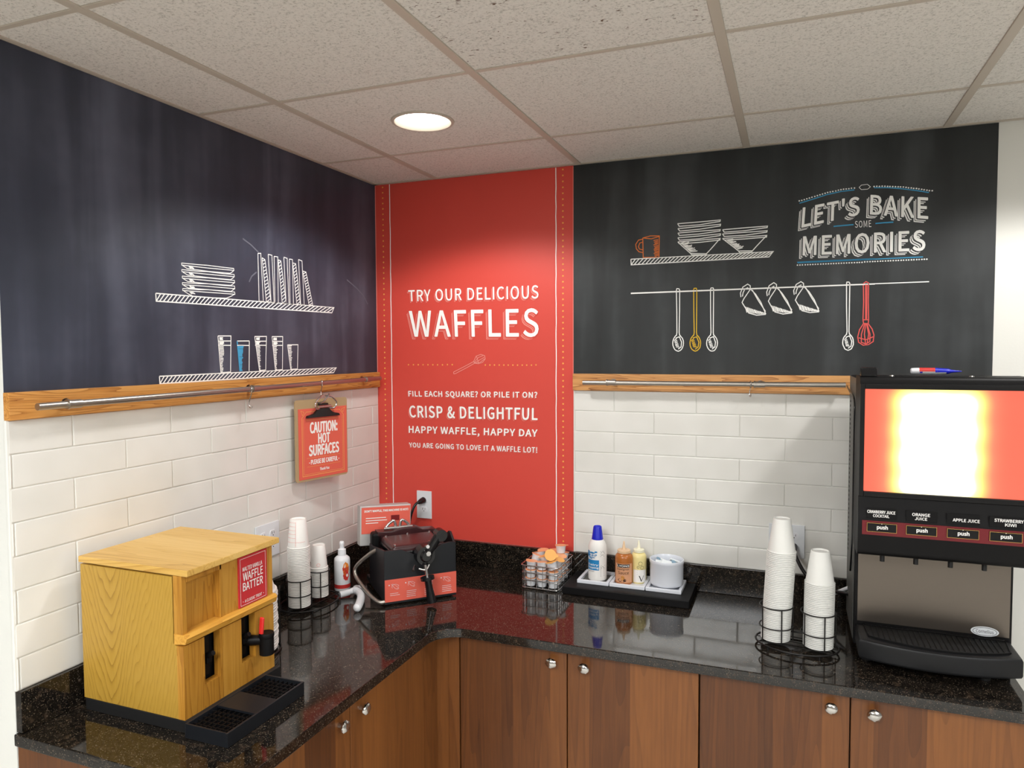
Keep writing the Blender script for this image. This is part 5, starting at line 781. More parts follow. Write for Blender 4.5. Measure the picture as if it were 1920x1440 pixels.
# ---------------------------------------------------------------- bowls in a wire holder behind the dispenser
bx, by = .185, -1.025
t = thing('bowl_holder', 'bent black wire bowl holder behind the batter dispenser', 'bowl holder', (bx, by, WT))
h = MB(); h.tube([(.093*math.cos(k), .093*math.sin(k), .003) for k in [2*PI*i/40 for i in range(40)]], .0025, 8, True); h.obj('base_ring', 'black_metal_wire', t)
for a in (-.62, .95, 2.4):
    c, s = math.cos(a), math.sin(a); MB().tube([(.093*c, .093*s, .003), (.093*c, .093*s, .014), (.093*c, .093*s, .165), (.095*c, .095*s, .178)], .0022, 8).obj('upright', 'black_metal_wire', t)
bm_ = MB(); bm_.lathe([(.0835, .001), (.085, 0), (.086, .0015), (.085, .004), (.08, .0055), (.072, .03), (.06, .046), (.05, .0505), (.048, .049), (0, .049)], n=40); bme = bm_.mesh('bowl'); bme.materials.append(M('paper_white'))
for i in range(22):
    o = bpy.data.objects.new('paper_bowl', bme); COL.objects.link(o); o.location = (bx+random.uniform(-.0012, .0012), by+random.uniform(-.0012, .0012), WT+.007+i*.0081)
    tag(o, 'upturned white bowl topping the stack behind the batter dispenser' if i == 21 else 'white bowl nested in the stack behind the batter dispenser', 'bowl', 'upturned bowls behind the batter dispenser')

# ---------------------------------------------------------------- spray bottle and loose trigger head
t = thing('spray_bottle', 'small white spray bottle with a red printed label by the waffle iron', 'bottle', (.128, -.462, WT))
MB().lathe([(0, 0), (.026, 0), (.0285, .002), (.029, .006), (.029, .112), (.0275, .12), (.02, .127), (.0135, .13), (.013, .132)], n=32).obj('body', 'white_plastic', t)
MB().lathe([(.0125, .131), (.015, .133), (.0145, .152), (.0105, .154), (.0085, .156), (.0075, .166), (.009, .17), (.0085, .178), (.006, .182), (0, .183)], n=24).obj('spray_cap', 'white_plastic', t)
def cyl_map(R, d=.0004, a_c=0): return lambda a, z: ((R+d)*math.cos(a_c+a/R), (R+d)*math.sin(a_c+a/R), z)
def patch(R, a0, a1, z0, z1, ac, d=.0003, n=16):
    mb = MB(); A = [[mb.bm.verts.new(cyl_map(R, d, ac)(a0+(a1-a0)*i/n, z)) for z in (z0, z1)] for i in range(n+1)]
    for p, q in zip(A, A[1:]): mb.bm.faces.new((p[0], q[0], q[1], p[1]))
    return mb
ac = math.atan2(-2.69+.46, 1.677-.128)
patch(.029, -.05, .05, .012, .026, ac).obj('label_band', 'ink_red', t)
def blob(R, ac, ca, cz, ra, rz, d, wob=.12, n=22):
    mb = MB(); f = cyl_map(R, d, ac); mb.bm.faces.new([mb.bm.verts.new(f(ca+ra*(1+random.uniform(-wob, wob))*math.cos(k), cz+rz*(1+random.uniform(-wob, wob))*math.sin(k))) for k in [2*PI*i/n for i in range(n)]]); return mb
blob(.029, ac, .014, .085, .0125, .024, .0005).obj('label_print', 'orange_print', t)
blob(.029, ac, .014, .06, .011, .02, .0008).obj('label_print', 'ink_red', t)
blob(.029, ac, .018, .06, .004, .006, .0011, .05).obj('label_print', 'ink_white', t)
lt = MB(); put_text(lt, 'WAFFLE', rq(.001, .026, .09, .079), cyl_map(.029, .0012, ac), .03); lt.obj('lettering', 'ink_red', t)
s = MB(); P = [(.186, -.528, .872), (.1925, -.518, .8705), (.205, -.503, .8735), (.228, -.508, .8745), (.258, -.538, .8725), (.285, -.585, .8705), (.305, -.628, .8695), (.308, -.64, .8692)]
t = thing('trigger_sprayer', 'white plastic trigger spray head lying in front of the spray bottle', 'spray head', (.24, -.55, WT))
sb = MB(); sb.tube(smooth(P[1:], 4), [.008+.006*min(1, i/6) for i in range(len(smooth(P[1:], 4)))], 14); sb.ball((.307, -.636, .8693), .0139, (1, 1, 1), 14, 10); objw(sb, 'body', 'white_plastic', t)
objw(MB().tube([(.174, -.545, .8675), (.194, -.516, .8705)], .0115, 16), 'threaded_neck', 'outlet_plate', t)
objw(MB().box(.19, .226, -.49, -.468, .86, .884, .006), 'nozzle', 'white_plastic', t)

# ---------------------------------------------------------------- waffle iron (local x right, y to the back, turned 45 degrees)
t = thing('waffle_iron', 'black flip waffle iron with red instruction plate in the counter corner', 'waffle iron', (.461, -.468, WT), PI/4)
MB().box(-.128, .128, .006, .30, .006, .028, .004).obj('base', 'rubber_black', t)
for sx in (-.11, .11):
    for sy in (.03, .28): MB().cyl((sx, sy, 0), (sx, sy, .006), .012, n=14).obj('foot', 'rubber_black', t)
H = MB()
H.prism([(-.131, .004), (.131, .004), (.131, .198), (.105, .2), (.085, .197), (.068, .19), (.052, .176), (.02, .168), (-.02, .168), (-.045, .18), (-.07, .192), (-.1, .193), (-.131, .193)], 0, .008, .002, lambda a, b, k: (a, k, b))
H.prism([(.008, .01), (.23, .02), (.23, .165), (.19, .165), (.008, .193)], -.131, -.123, .0015, lambda a, b, k: (k, a, b))
H.prism([(.008, .01), (.23, .02), (.23, .18), (.12, .19), (.06, .225), (.045, .225), (.008, .198)], .123, .131, .0015, lambda a, b, k: (k, a, b))
hs = H.obj('housing', 'navy_black_metal', t)
MB().box(-.12, .12, .012, .225, .03, .14, .004).obj('lower_plate', 'dark_cavity', t)
lid = MB().box(-.098, .098, .016, .185, .15, .2, .014, 3).obj('lid', 'maroon_plate', t)
MB().box(-.102, .102, .014, .188, .16, .182, .006).obj('rim', 'black_gloss', lid)
sc = MB()
for p in ((-.083, .035), (.083, .035), (-.083, .165), (.083, .165), (0, .172), (.04, .03)): sc.cyl((p[0], p[1], .199), (p[0], p[1], .2035), .0042, n=10)
sc.obj('screws', 'chrome_wire', lid)
rb = MB(); rb.prism([(-.105, .14), (.12, .14), (.12, .2), (.07, .203), (.045, .215), (-.02, .214), (-.05, .206), (-.105, .21)], .205, .255, .004, lambda a, b, k: (a, k, b)); r = rb.obj('hinge_bracket', 'maroon_plate', t)
MB().box(-.125, -.08, .205, .255, .03, .206, .012, 3).obj('hinge_post', 'black_plastic', t)
MB().box(.085, .125, .205, .255, .03, .2, .012, 3).obj('hinge_post', 'black_plastic', t)
q = MB()
for sx in (-1, 1): q.tube(smooth([(-.02+sx*.05, .235, .212), (-.02+sx*.032, .235, .232), (-.02+sx*.014, .235, .24), (-.02+sx*.008, .235, .216)], 4), .0055, 10)
q.tube([(-.075, .23, .214), (.035, .23, .214)], .006, 10)
q.obj('hinge_spring', 'chrome_wire', r)
hb = MB(); hb.cyl((.01, .002, .168), (.01, -.032, .168), .036, .033, n=28); hb.lathe([(0, 0)], n=3) if False else None
hb.cyl((.01, -.032, .168), (.01, -.042, .168), .022, .016, n=22); hub = hb.obj('pivot_hub', 'black_gloss', t)
bl = MB(); bl.cyl((.014, -.042, .18), (.014, -.05, .18), .009, n=6); bl.cyl((.012, -.03, .2), (.012, -.048, .205), .0065, n=12); bl.cyl((-.028, -.02, .135), (-.04, -.04, .125), .005, n=10); bl.tube(smooth([(-.02, -.042, .13), (.005, -.047, .124), (.018, -.043, .14)], 4), .004, 8); bl.obj('bolts', 'chrome_wire', hub)
lv = MB(); lv.tube([(.012, -.028, .17), (.03, -.02, .19), (.06, -.008, .225), (.068, -.006, .232)], [.016, .016, .017, .017], 16); lv.cyl((.07, .012, .232), (.07, -.026, .232), .021, n=24); lever = lv.obj('flip_arm', 'black_gloss', t)
hd = MB(); a, b = Vector((.0085, -.05, .097)), Vector((.02, -.062, .012)); dd = (b-a).normalized()
hd.tube([a, a+dd*.01, a+dd*.04, a+dd*.075, b], [.0125, .0125, .013, .0165, .0172], 20); hd.cyl(a-dd*.004, a+dd*.007, .0245, n=24); hd.obj('handle', 'black_gloss', t)
MB().tube([a-dd*.045, a], .0055, 12).obj('handle_stem', 'chrome_wire', t)
lb = MB().box(-.130, .131, -.0022, -.0004, .013, .091).obj('instruction_plate', 'coral_print', t)
pr = MB(); mp = lambda d: (lambda x, z: (x, -d, z))
for cx, cz in ((-.094, .064), (-.035, .066), (.03, .064), (.095, .066)):
    for k in range(3): ribbon(pr, [(cx+.012*math.cos(a+k)+random.uniform(-.002, .002), cz+.01*math.sin(a)+k*.001) for a in [i*.5+k for i in range(8)]], .0007, mp(.0028))
    ribbon(pr, [(cx-.021, cz+.008)], .0035, mp(.0028))
    for k in range(4 if cx > -.05 else 2): ribbon(pr, [(cx-.018, cz-.022-k*.0065), (cx+random.uniform(.008, .02), cz-.022-k*.0065)], .0013, mp(.0028))
pr.obj('printed_steps', 'packet_paper', lb)
R = MB(); R.tube(smooth([(-.126, .13, .165), (-.15, .15, .145), (-.185, .18, .105), (-.195, .185, .078), (-.19, .155, .055), (-.168, .06, .026), (-.148, .01, .014), (-.126, .005, .014)], 5), .0072, 12)
R.obj('rod_guard', 'brushed_nickel', t)
# timer box leaning back behind the plates
cb = MB(); cb.box(-.1, .1, 0, .05, 0, .152, .004); tb = cb.obj('timer_box', 'silver_box', t); tb.location = (-.056, .285, .138); tb.rotation_euler = (-.06, .035, 0)
MB().box(-.03, .03, .29, .33, .028, .15).obj('timer_stand', 'rubber_black', t)
fl = MB().box(-.094, .096, -.0016, -.0004, .046, .146).obj('warning_label', 'coral_print', tb)
tx = MB(); put_text(tx, "DON'T WAFFLE, THIS MACHINE IS HOT!", rq(-.083, .088, .136, .126), mp(.0022), .04)
for k in range(3): ribbon(tx, [(-.078, .105-k*.0095), ((-.0, .004, -.03)[k], .105-k*.0095)], .003, mp(.0022))
tx.obj('lettering', 'paper_white', fl)
MB().box(.02, .053, -.003, -.0016, .092, .112).obj('timer_display', 'dark_red_lcd', fl)
# power cord up to the red wall's socket
pc = MB(); W0 = chain(t).inverted()
pts = smooth([W0 @ Vector(p) for p in ((.2285, -.036, 1.108), (.212, -.05, 1.098), (.2, -.062, 1.065), (.193, -.075, 1.01), (.2, -.09, .95), (.23, -.12, .91), (.262, -.17, .9))], 5)
pc.tube(pts, .0055, 10); pco = pc.obj('power_cord', 'black_gloss', t)
pg = MB(); A, B = W0 @ Vector((.2285, -.0125, 1.109)), W0 @ Vector((.222, -.044, 1.104)); pg.tube([A, A*.4+B*.6, B], [.014, .012, .0075], 12); pg.obj('plug', 'black_gloss', pco)

# ---------------------------------------------------------------- wire basket of portion cups
bk = thing('wire_basket', 'chrome wire basket full of orange-lidded portion cups', 'basket', (.818, -.124, WT))
x0, x1, y0, y1 = -.0705, .0705, -.094, .094
def rr_(z, g=0): 
    r = .012; return [(a, b, z) for a, b in arc(x1-r+g, y0+r-g, r, -PI/2, 0, 4)+arc(x1-r+g, y1-r+g, r, 0, PI/2, 4)+arc(x0+r-g, y1-r+g, r, PI/2, PI, 4)+arc(x0+r-g, y0+r-g, r, PI, 1.5*PI, 4)]
MB().tube(rr_(.09, .003), .0021, 8, True).obj('rim', 'chrome_wire', bk)
w = MB()
for z in (.0625, .035, .0065): w.tube(rr_(z), .0018, 8, True)
for i in range(6):
    x = x0+.012+i*(x1-x0-.024)/5; w.tube([(x, y0+.001, .09), (x, y0+.001, .005), (x, y1-.001, .005), (x, y1-.001, .09)], .0013, 6)
for i in range(8):
    y = y0+.012+i*(y1-y0-.024)/7; w.tube([(x0+.001, y, .09), (x0+.001, y, .0048), (x1-.001, y, .0048), (x1-.001, y, .09)], .0013, 6)
w.obj('wire_cage', 'chrome_wire', bk)
pm = MB(); pm.lathe([(0, .001), (.0145, 0), (.016, .001), (.0195, .026), (.0205, .027), (.0205, .0285)], n=24); pcm = pm.mesh('portion_cup'); pcm.materials.append(M('white_plastic'))
ld = MB(); pl = [(.0222*math.cos(a), .0222*math.sin(a)) for a in [2*PI*i/28 for i in range(26)]]+[(.031, -.006), (.031, .003)]
pts = []
for i in range(28):
    a = 2*PI*i/28; r = .0222+(.007 if i in (0, 1) else 0)+random.uniform(-.0006, .0006); pts.append((r*math.cos(a), r*math.sin(a)))
ld.prism(pts, .0286, .0296, 0); ldm = ld.mesh('lid'); ldm.materials.append(M('foil_orange')); ldm2 = ldm.copy(); ldm2.materials.clear(); ldm2.materials.append(M('foil_yellow'))
lo = MB(); lo.lathe([(0, .0292), (.0206, .0291), (.0208, .0288), (.0206, .0286)], n=24); ldl = lo.mesh('lid'); ldl.materials.append(M('foil_orange'))
def portion(x, y, z, rot, label, mat=0):
    o = bpy.data.objects.new('portion_cup', pcm); COL.objects.link(o); o.location = (x, y, z); o.rotation_euler = rot
    l = bpy.data.objects.new('lid', (ldm, ldm2, ldl)[mat]); COL.objects.link(l); l.parent = o
    tag(o, label, 'portion cup', 'portion cups in the wire basket')
cx, cy = .818, -.124
for k in range(2):
    for j in range(4):
        for i in range(3):
            portion(cx+(i-1)*.0435, cy+(j-1.5)*.0445, WT+.0085+k*.0305, (0, 0, random.uniform(0, 6)), 'white portion cup inside the wire basket, stacked in the two lower layers', 2)
for n, (i, j, dz, rx, ry, mat) in enumerate([(-1, -1.5, .0, .08, .0, 0), (0, -1.5, 0, .12, .05, 0), (1, -1.5, .004, .25, -.1, 1), (-1, -.5, .012, .3, .2, 0), (0, -.45, .012, .35, -.1, 1), (1, -.5, .006, .2, -.3, 1), (-.9, .6, .01, .15, .2, 0), (.1, .5, .014, .5, 0, 0), (1, .5, .006, -.1, -.2, 0), (-.9, 1.5, .008, .1, 0, 0), (.1, 1.5, .01, 0, .1, 0), (1, 1.5, .006, 0, -.1, 0)]):
    portion(cx+i*.0425, cy+j*.0435, WT+.0705+dz, (rx, ry, random.uniform(0, 6)), 'orange-lidded portion cup in the top layer of the wire basket', mat)
portion(cx+.015, cy-.03, WT+.1105, (1.05, .25, .4), 'white portion cup tipped over on top of the basket heap', 1)
portion(cx+.038, cy+.045, WT+.1085, (-.08, .0, .3), 'white portion cup standing highest at the back of the basket', 0)

# ---------------------------------------------------------------- condiment tray
ty0, ty1 = -.222, -.024
t = thing('condiment_tray', 'long low black condiment tray on the granite by the tiles', 'tray', (1.131, -.123, WT))
objw(MB().box(.905, 1.358, ty0, ty1, WT, .884, .004), 'body', 'black_plastic', t)
def insert(x0, x1, label, fl='white_ceramic'):
    q = thing('tray_insert', label, 'tray insert', ((x0+x1)/2, -.101, .884), 0, 'square inserts of the condiment tray')
    a, c = -.168, -.034; z0, z1 = .8842, .897
    objw(MB().box(x0, x1, a, a+.011, z0, z1, .002).box(x0, x1, c-.011, c, z0, z1, .002).box(x0, x0+.011, a+.011, c-.011, z0, z1, .001).box(x1-.011, x1, a+.011, c-.011, z0, z1, .001), 'frame', 'white_ceramic', q)
    objw(MB().box(x0+.011, x1-.011, a+.011, c-.011, z0, z0+.002), 'floor', fl, q)
insert(.946, 1.0645, 'white square insert under the whipped topping can', 'grey_metal'); insert(1.067, 1.1955, 'white square insert under the two syrup bottles'); insert(1.198, 1.3235, 'white square insert under the round crock')
FZ = .8862
t = thing('topping_can', 'tall white whipped topping can with a blue cap', 'can', (1.007, -.104, FZ))
ac = math.atan2(-2.69+.1, 1.677-1.007)
MB().lathe([(0, .001), (.03, 0), (.0335, .003), (.034, .008), (.034, .118), (.033, .128), (.028, .142), (.022, .15), (.0205, .152)], n=36).obj('body', 'paper_white', t)
MB().lathe([(.0212, .15), (.0218, .152), (.0205, .158), (.0155, .196), (.0145, .199), (.013, .2), (.011, .196), (.0, .196)], n=20).obj('cap', 'cap_blue', t)
patch(.034, -.046, .006, .042, .08, ac).obj('label_print', 'ink_blue', t)
for k in range(5): blob(.034, ac, -.034+.007*(k % 3), .084+.0055*k, .016-.002*(k % 2), .0016, .0005, .35).obj('label_print', 'ink_blue', t)
patch(.034, -.05, -.034, .09, .112, ac, .0002).obj('label_print', 'ink_blue', t)
for ca, cz, ra, rz in ((-.036, .097, .006, .006), (-.022, .106, .012, .003), (-.012, .099, .011, .0025), (-.024, .088, .014, .0022), (-.006, .11, .006, .003)): blob(.034, ac, ca, cz, ra, rz, .0005, .3).obj('label_print', 'ink_blue', t)
lt = MB(); put_text(lt, 'Dairy', rq(-.04, .003, .066, .057), cyl_map(.034, .0007, ac), .02); put_text(lt, 'Topping', rq(-.042, .004, .055, .046), cyl_map(.034, .0007, ac), .02); lt.obj('lettering', 'ink_white', t)
lt = MB()
for k in range(9): ribbon(lt, [(.011+.002*(k % 2), .112-k*.0045+(-.03 if k > 4 else 0)), (.024+.003*((k*7) % 3), .112-k*.0045+(-.03 if k > 4 else 0))], .0011, cyl_map(.034, .0005, ac))
for k in range(8): ribbon(lt, [(.011, .052-k*.0045), (.028, .052-k*.0045)], .001, cyl_map(.034, .0005, ac))
put_text(lt, 'Real cream', rq(-.04, -.012, .04, .036), cyl_map(.034, .0005, ac)); lt.obj('small_print', 'ink_black', t)
def syrup(label, loc, R, mat, capm, tipm):
    t = thing('syrup_bottle', label, 'bottle', loc)
    MB().lathe([(0, .001), (R-.003, 0), (R, .004), (R, .094), (R-.001, .101), (R-.006, .108), (R-.012, .112)], n=32).obj('body', mat, t)
    MB().lathe([(R-.011, .111), (R-.008, .112), (R-.008, .121), (R-.010, .123), (.009, .124), (.006, .128), (.0028, .15), (.0015, .154), (0, .154)], n=24).obj('nozzle_cap', capm, t)
    return t
plain('caramel_cap', (222, 188, 150), .4); plain('ivory_cap', (238, 234, 206), .4)
R = .032; t = syrup('brown caramel squeeze bottle with a pointed nozzle', (1.108, -.11, FZ), R, 'caramel_syrup', 'caramel_cap', None)
ac = math.atan2(-2.69+.11, 1.677-1.108)
patch(R, -.036, .034, .008, .078, ac).obj('label', 'tan_label', t)
patch(R, -.026, .022, .064, .076, ac, .0006).obj('label_band', 'ink_black', t)
lt = MB(); put_text(lt, 'LYONS', rq(-.024, .02, .0735, .0665), cyl_map(R, .001, ac), .03); lt.obj('lettering', 'ink_white', t)
lt = MB(); put_text(lt, 'Designer', rq(-.026, .02, .0615, .0525), cyl_map(R, .0006, ac), .01); put_text(lt, 'Sauce', rq(-.022, .018, .05, .039), cyl_map(R, .0006, ac), .01); lt.obj('lettering', 'cabinet_inside', t)
blob(R, ac, -.006, .017, .014, .007, .0006, .3).obj('label_print', 'cabinet_inside', t); blob(R, ac, -.004, .026, .007, .008, .0009, .3).obj('label_print', 'oak_rail_left', t)
R = .028; t = syrup('pale yellow squeeze bottle behind the caramel bottle', (1.1575, -.083, FZ), R, 'vanilla_syrup', 'ivory_cap', None)
ac = math.atan2(-2.69+.083, 1.677-1.1575)
patch(R, -.02, .03, .006, .052, ac).obj('label', 'paper_white', t)
lt = MB()
for ca, cz, r in ((.006, .075, .007), (.012, .06, .006), (-.002, .062, .004)): ribbon(lt, [(ca+r*math.cos(a), cz+r*math.sin(a)) for a in [i*.5 for i in range(13)]], .001, cyl_map(R, .0007, ac))
for k in range(3): ribbon(lt, [(-.006, .05-k*.007), (.022, .05-k*.007)], .0015, cyl_map(R, .0007, ac))
ribbon(lt, [(.002, .03), (.006, .02), (.01, .01)], .003, cyl_map(R, .0007, ac)); ribbon(lt, [(.0, .03), (.018, .03), (.013, .018), (.009, .012)], .0015, cyl_map(R, .0007, ac)); lt.obj('small_print', 'ink_black', t)
t = thing('crock', 'round white crock filled with small packets on the condiment tray', 'crock', (1.262, -.101, .8975))
MB().lathe([(0, .001), (.055, 0), (.058, .003), (.059, .01), (.059, .076), (.0612, .08), (.0612, .088), (.0605, .0905), (.058, .091), (.0565, .088), (.0555, .08), (.0545, .05), (0, .05)], n=48).obj('body', 'white_ceramic', t)
for k, (dx, dy, rx, ry, rz, m_) in enumerate([(-.02, -.012, .5, .1, .3, 'packet_paper'), (-.004, .006, -.5, .2, -.5, 'packet_paper'), (.02, -.008, .6, -.2, .9, 'packet_blue'), (.026, .018, -.4, .3, .2, 'packet_paper'), (-.024, .022, .3, .4, 1.2, 'packet_blue'), (.004, -.03, .7, .1, -.2, 'packet_paper')]):
    mb = MB(); mb.box(-.018, .018, -.012, .012, -.0035, .0035, .003); 
    for v in mb.bm.verts: v.co.z += .002*math.sin(v.co.x*200+k)
    o = mb.obj('packet', m_); o.location = (1.262+dx, -.101+dy, .974+.004*(k % 2)); o.rotation_euler = (rx, ry, rz)
    tag(o, ('pale' if m_ == 'packet_paper' else 'blue-grey')+' condiment packet lying in the round white crock', 'packet', 'packets in the white crock')

# ---------------------------------------------------------------- juice machine
t = thing('juice_machine', 'black four-flavour juice machine with a glowing red panel', 'juice dispenser', (2.05, -.3, WT))
bl_, br_ = 1.853, 2.246
objw(MB().box(bl_, br_, -.386, -.1, .873, 1.655, .003), 'body', 'black_plastic', t)
objw(MB().box(1.8515, 1.853, -.36, -.1, .88, 1.653), 'side_panel', 'grey_metal', t)
vt = MB()
for i in range(34):
    for j in range(2): vt.box(bl_-.0021, bl_+.001, -.135-j*.012-.003, -.135-j*.012+.003, 1.09+i*.0145, 1.097+i*.0145)
objw(vt, 'vents', 'dark_cavity', t)
pf = [(-.36, 1.664)]+[(-.488+.014*math.cos(a), 1.65+.014*math.sin(a)) for a in [PI/2+i*PI/8 for i in range(5)]]+[(-.502, 1.29), (-.506, 1.28), (-.506, 1.215), (-.503, 1.2)]+[(-.485+.018*math.cos(a), 1.186+.018*math.sin(a)) for a in [PI+i*PI/8 for i in range(5)]]+[(-.36, 1.168)]
hd = MB(); hd.prism(pf, 1.85, 2.2535, 0, lambda a, b, k: (k, a, b)); head = objw(hd, 'head', 'black_plastic', t)
sx0, sx1, sz0, sz1 = 1.862, 2.2385, 1.349, 1.6305
scn = MB().box(-(sx1-sx0)/2, (sx1-sx0)/2, -.0025, .0025, -(sz1-sz0)/2, (sz1-sz0)/2, .002).obj('light_panel', 'backlit_panel', head)
scn.location = chain(head).inverted() @ Vector(((sx0+sx1)/2, -.503, (sz0+sz1)/2))
fr = MB(); fr.box(1.85, sx0, -.511, -.501, 1.335, 1.645, .002).box(sx1, 2.2535, -.511, -.501, 1.335, 1.645, .002).box(sx0, sx1, -.511, -.501, sz1, 1.645, .002).box(sx0, sx1, -.511, -.501, 1.335, sz0, .002)
objw(fr, 'panel_frame', 'button_black', head)
objw(MB().box(1.8605, 2.2535, -.5076, -.505, 1.229, 1.268), 'button_strip', 'deep_red', head)
mp = lambda d: (lambda a, z: (a, -d, z))
names = [['CRANBERRY JUICE', 'COCKTAIL'], ['ORANGE', 'JUICE'], ['APPLE JUICE'], ['STRAWBERRY', 'KIWI']]
lw = [(1.8728, 1.941), (1.9818, 2.0238), (2.0769, 2.1377), (2.1707, 2.2343)]
pb = [(1.8716, 1.9457), (1.9671, 2.0408), (2.0632, 2.1371), (2.1596, 2.2328)]
for (a, b), nm, (c, d) in zip(pb, names, lw):
    k = objw(MB().box(a, b, -.5105, -.507, 1.238, 1.2635, .001), 'push_button', 'button_black', head)
    q = MB(); put_text(q, 'push', rq(a+.0255, b-.0225, 1.2575, 1.2445), mp(.511), .03); ribbon(q, [((a+b)/2, 1.2612)], .0016, mp(.511)); objw(q, 'lettering', 'ink_white', k)
    q = MB(); ribbon(q, [(a+.001, 1.239), (b-.001, 1.239), (b-.001, 1.2625), (a+.001, 1.2625), (a+.001, 1.239)], .0006, mp(.5108)); objw(q, 'button_outline', 'ink_gold', k)
    pl = objw(MB().box(a, b, -.5075, -.5055, 1.274, 1.303), 'flavour_label', 'ink_black', head)
    q = MB()
    if len(nm) == 1: put_text(q, nm[0], rq(c, d, 1.2905, 1.2825), mp(.5079), .03)
    else:
        put_text(q, nm[0], rq(c, d, 1.2975, 1.2895), mp(.5079), .03); w = (d-c)*(.58 if nm[1] == 'COCKTAIL' else .68 if nm[1] == 'JUICE' else .38)
        m0 = (c+d)/2+(.0 if nm[1] != 'KIWI' else .004); put_text(q, nm[1], rq(m0-w/2, m0+w/2, 1.2865, 1.279), mp(.5079), .03)
    objw(q, 'lettering', 'ink_white', pl)
for x in (1.9177, 2.0008, 2.084, 2.1634): objw(MB().cyl((x, -.45, 1.17), (x, -.45, 1.143), .0062, n=14), 'nozzle', 'rubber_black', head)
objw(MB().box(1.862, 2.2395, -.3885, -.3855, .945, 1.1675), 'splash_panel', 'brushed_steel', t)
bd = MB(); el = [(.0335*math.cos(a), .0135*math.sin(a)) for a in [2*PI*i/40 for i in range(40)]]
bd.prism([(2.1815+a, .956+b) for a, b in el], .3885, .3898, 0, lambda a, b, k: (a, -k, b)); badge = objw(bd, 'badge', 'outlet_plate', t)
q = MB(); ribbon(q, [(2.1815+a*.86, .956+b*.8) for a, b in el]+[(2.1815+el[0][0]*.86, .956)], .0011, mp(.3902)); put_text(q, 'Cornelius', rq(2.1605, 2.2025, .9615, .9515), mp(.3902), -.005); objw(q, 'lettering', 'ink_black', badge)
fx = [(1.857, -.387), (1.857, -.512)]+[(1.857+.386*i/12, -.512-.04*math.sin(PI*i/12)**.8+.004*i/12) for i in range(1, 12)]+[(2.243, -.508), (2.243, -.387)]
dt = objw(MB().prism(fx, .8805, .9365, .009), 'drip_tray', 'tray_black', t)
gx = [(1.877, -.395), (1.884, -.488)]+[(1.884+.336*i/12, -.488-.043*math.sin(PI*i/12)**.8) for i in range(1, 12)]+[(2.22, -.486), (2.228, -.395)]
objw(MB().prism(gx, .9366, .9375), 'drain_well_shade', 'dark_cavity', dt)  # flat near-black sheet standing for the shade of a sunken well
gr = MB(); gr.tube([(a, b, .9395) for a, b in gx], .0022, 6, True)
for i in range(1, 25):
    x = 1.884+.336*i/25; f = (x-1.884)/.336; y = -.487-.043*math.sin(PI*f)**.8; gr.tube([(x, -.398, .9395), (x, y, .9395)], .0013, 6)
gr.tube(smooth([(1.88, -.405, .941), (1.95, -.41, .9415), (2.05, -.404, .941), (2.15, -.41, .9415), (2.225, -.403, .941)], 5), .002, 6)
objw(gr, 'drip_grille', 'black_plastic', dt)
for x, y in ((1.885, -.44), (2.165, -.47), (1.885, -.14), (2.2, -.14)): l = MB(); l.cyl((x, y, WT), (x, y, .884), .010, .012, n=14); l.cyl((x, y, WT), (x, y, WT+.006), .015, n=16); objw(l, 'foot', 'rubber_black', t)
lt = MB(); lt.box(1.852, 1.893, -.49, -.455, 1.6645, 1.689, .003); objw(lt, 'lid_latch', 'black_gloss', head)
for x in (1.93, 2.12): objw(MB().lathe([(0, .0035), (.006, .0025), (.0075, 0)], (x, -.46, 1.6642), 14), 'screw', 'chrome_wire', head)
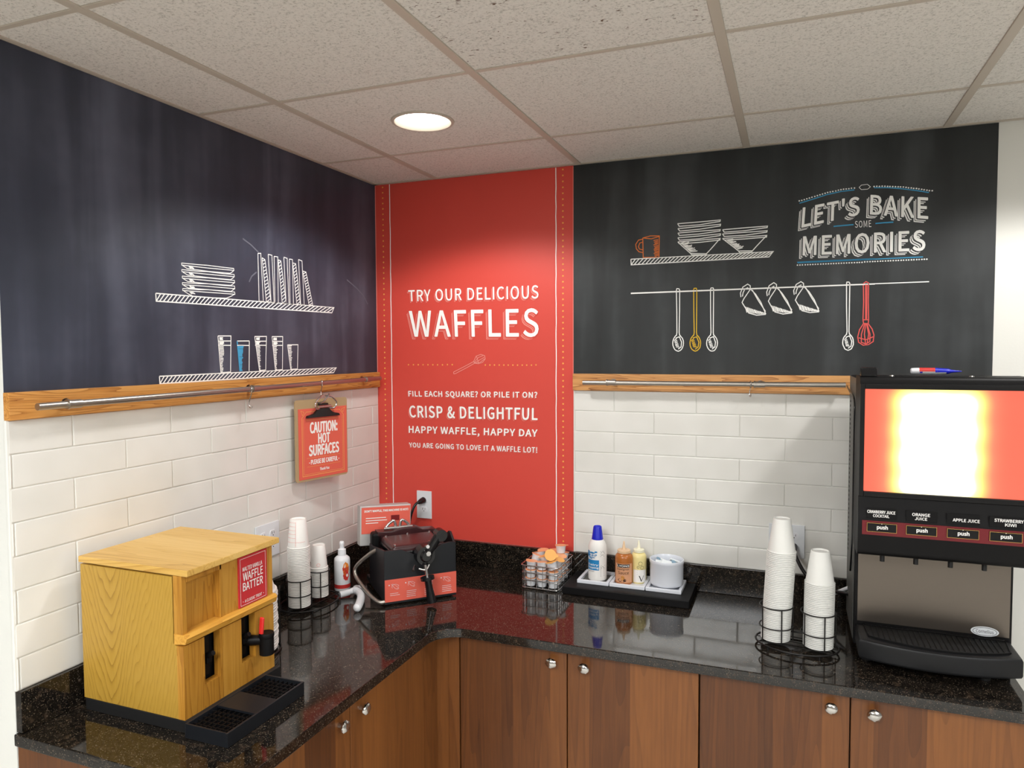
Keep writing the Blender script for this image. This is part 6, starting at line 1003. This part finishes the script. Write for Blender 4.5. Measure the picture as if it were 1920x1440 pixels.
cbm = MB(); cbm.tube(smooth([(1.846, -.05, 1.6165), (1.845, -.2, 1.605), (1.8475, -.34, 1.59), (1.8475, -.352, 1.5), (1.8475, -.352, 1.25), (1.8475, -.34, 1.14), (1.849, -.28, 1.06)], 5), .0025, 8); objw(cbm, 'cable', 'black_gloss', t)
pc = MB(); pc.tube(smooth([(1.688, -.03, 1.05), (1.692, -.06, 1.035), (1.72, -.1, .99), (1.76, -.12, .955), (1.80, -.13, .945), (1.84, -.16, .95), (1.856, -.18, .955)], 6), .0062, 10); pco = objw(pc, 'power_cord', 'black_gloss', t)
pg = MB(); pg.tube([(1.688, -.0165, 1.05), (1.688, -.03, 1.05), (1.69, -.05, 1.042)], [.013, .0125, .0075], 12); objw(pg, 'plug', 'black_gloss', pco)
hs_ = MB(); hs_.tube([(1.80, -.1, .918), (1.858, -.14, .965)], .006, 12); objw(hs_, 'water_hose', 'white_plastic', t)

t = thing('marker_tube', 'white, red and blue pointed tube lying on top of the juice machine', 'tube', (2.065, -.3, 1.6742), -.06)
MB().lathe([(0, -.067), (.006, -.0665), (.0085, -.064), (.0092, -.058), (.0094, -.046)], n=20).obj('end', 'white_plastic', t).rotation_euler = (0, PI/2, 0)
MB().lathe([(.0095, -.046), (.0097, -.04), (.0095, 0), (.0075, .026), (.006, .03)], n=20).obj('barrel', 'outlet_plate', t).rotation_euler = (0, PI/2, 0)
def bar_patch(x0, x1, a0, a1, r, mat):
    mb = MB(); n = 8; A = []
    for i in range(n+1):
        a = a0+(a1-a0)*i/n; A.append([mb.bm.verts.new((x, r2*math.cos(a), r2*math.sin(a))) for x, r2 in ((x0, r[0]), (x1, r[1]))])
    for p, q in zip(A, A[1:]): mb.bm.faces.new((p[0], q[0], q[1], p[1]))
    mb.obj('print', mat, t)
bar_patch(-.044, -.004, math.radians(95), math.radians(185), (.0099, .0098), 'ink_red'); bar_patch(-.004, .026, math.radians(95), math.radians(200), (.0098, .0078), 'cap_blue'); bar_patch(-.043, -.036, math.radians(190), math.radians(215), (.0099, .0099), 'cap_blue')
MB().lathe([(.0078, .024), (.0078, .03), (.0048, .036), (.0012, .062), (0, .063)], n=16).obj('tip', 'cap_blue', t).rotation_euler = (0, PI/2, 0)
bpy.context.view_layer.update()
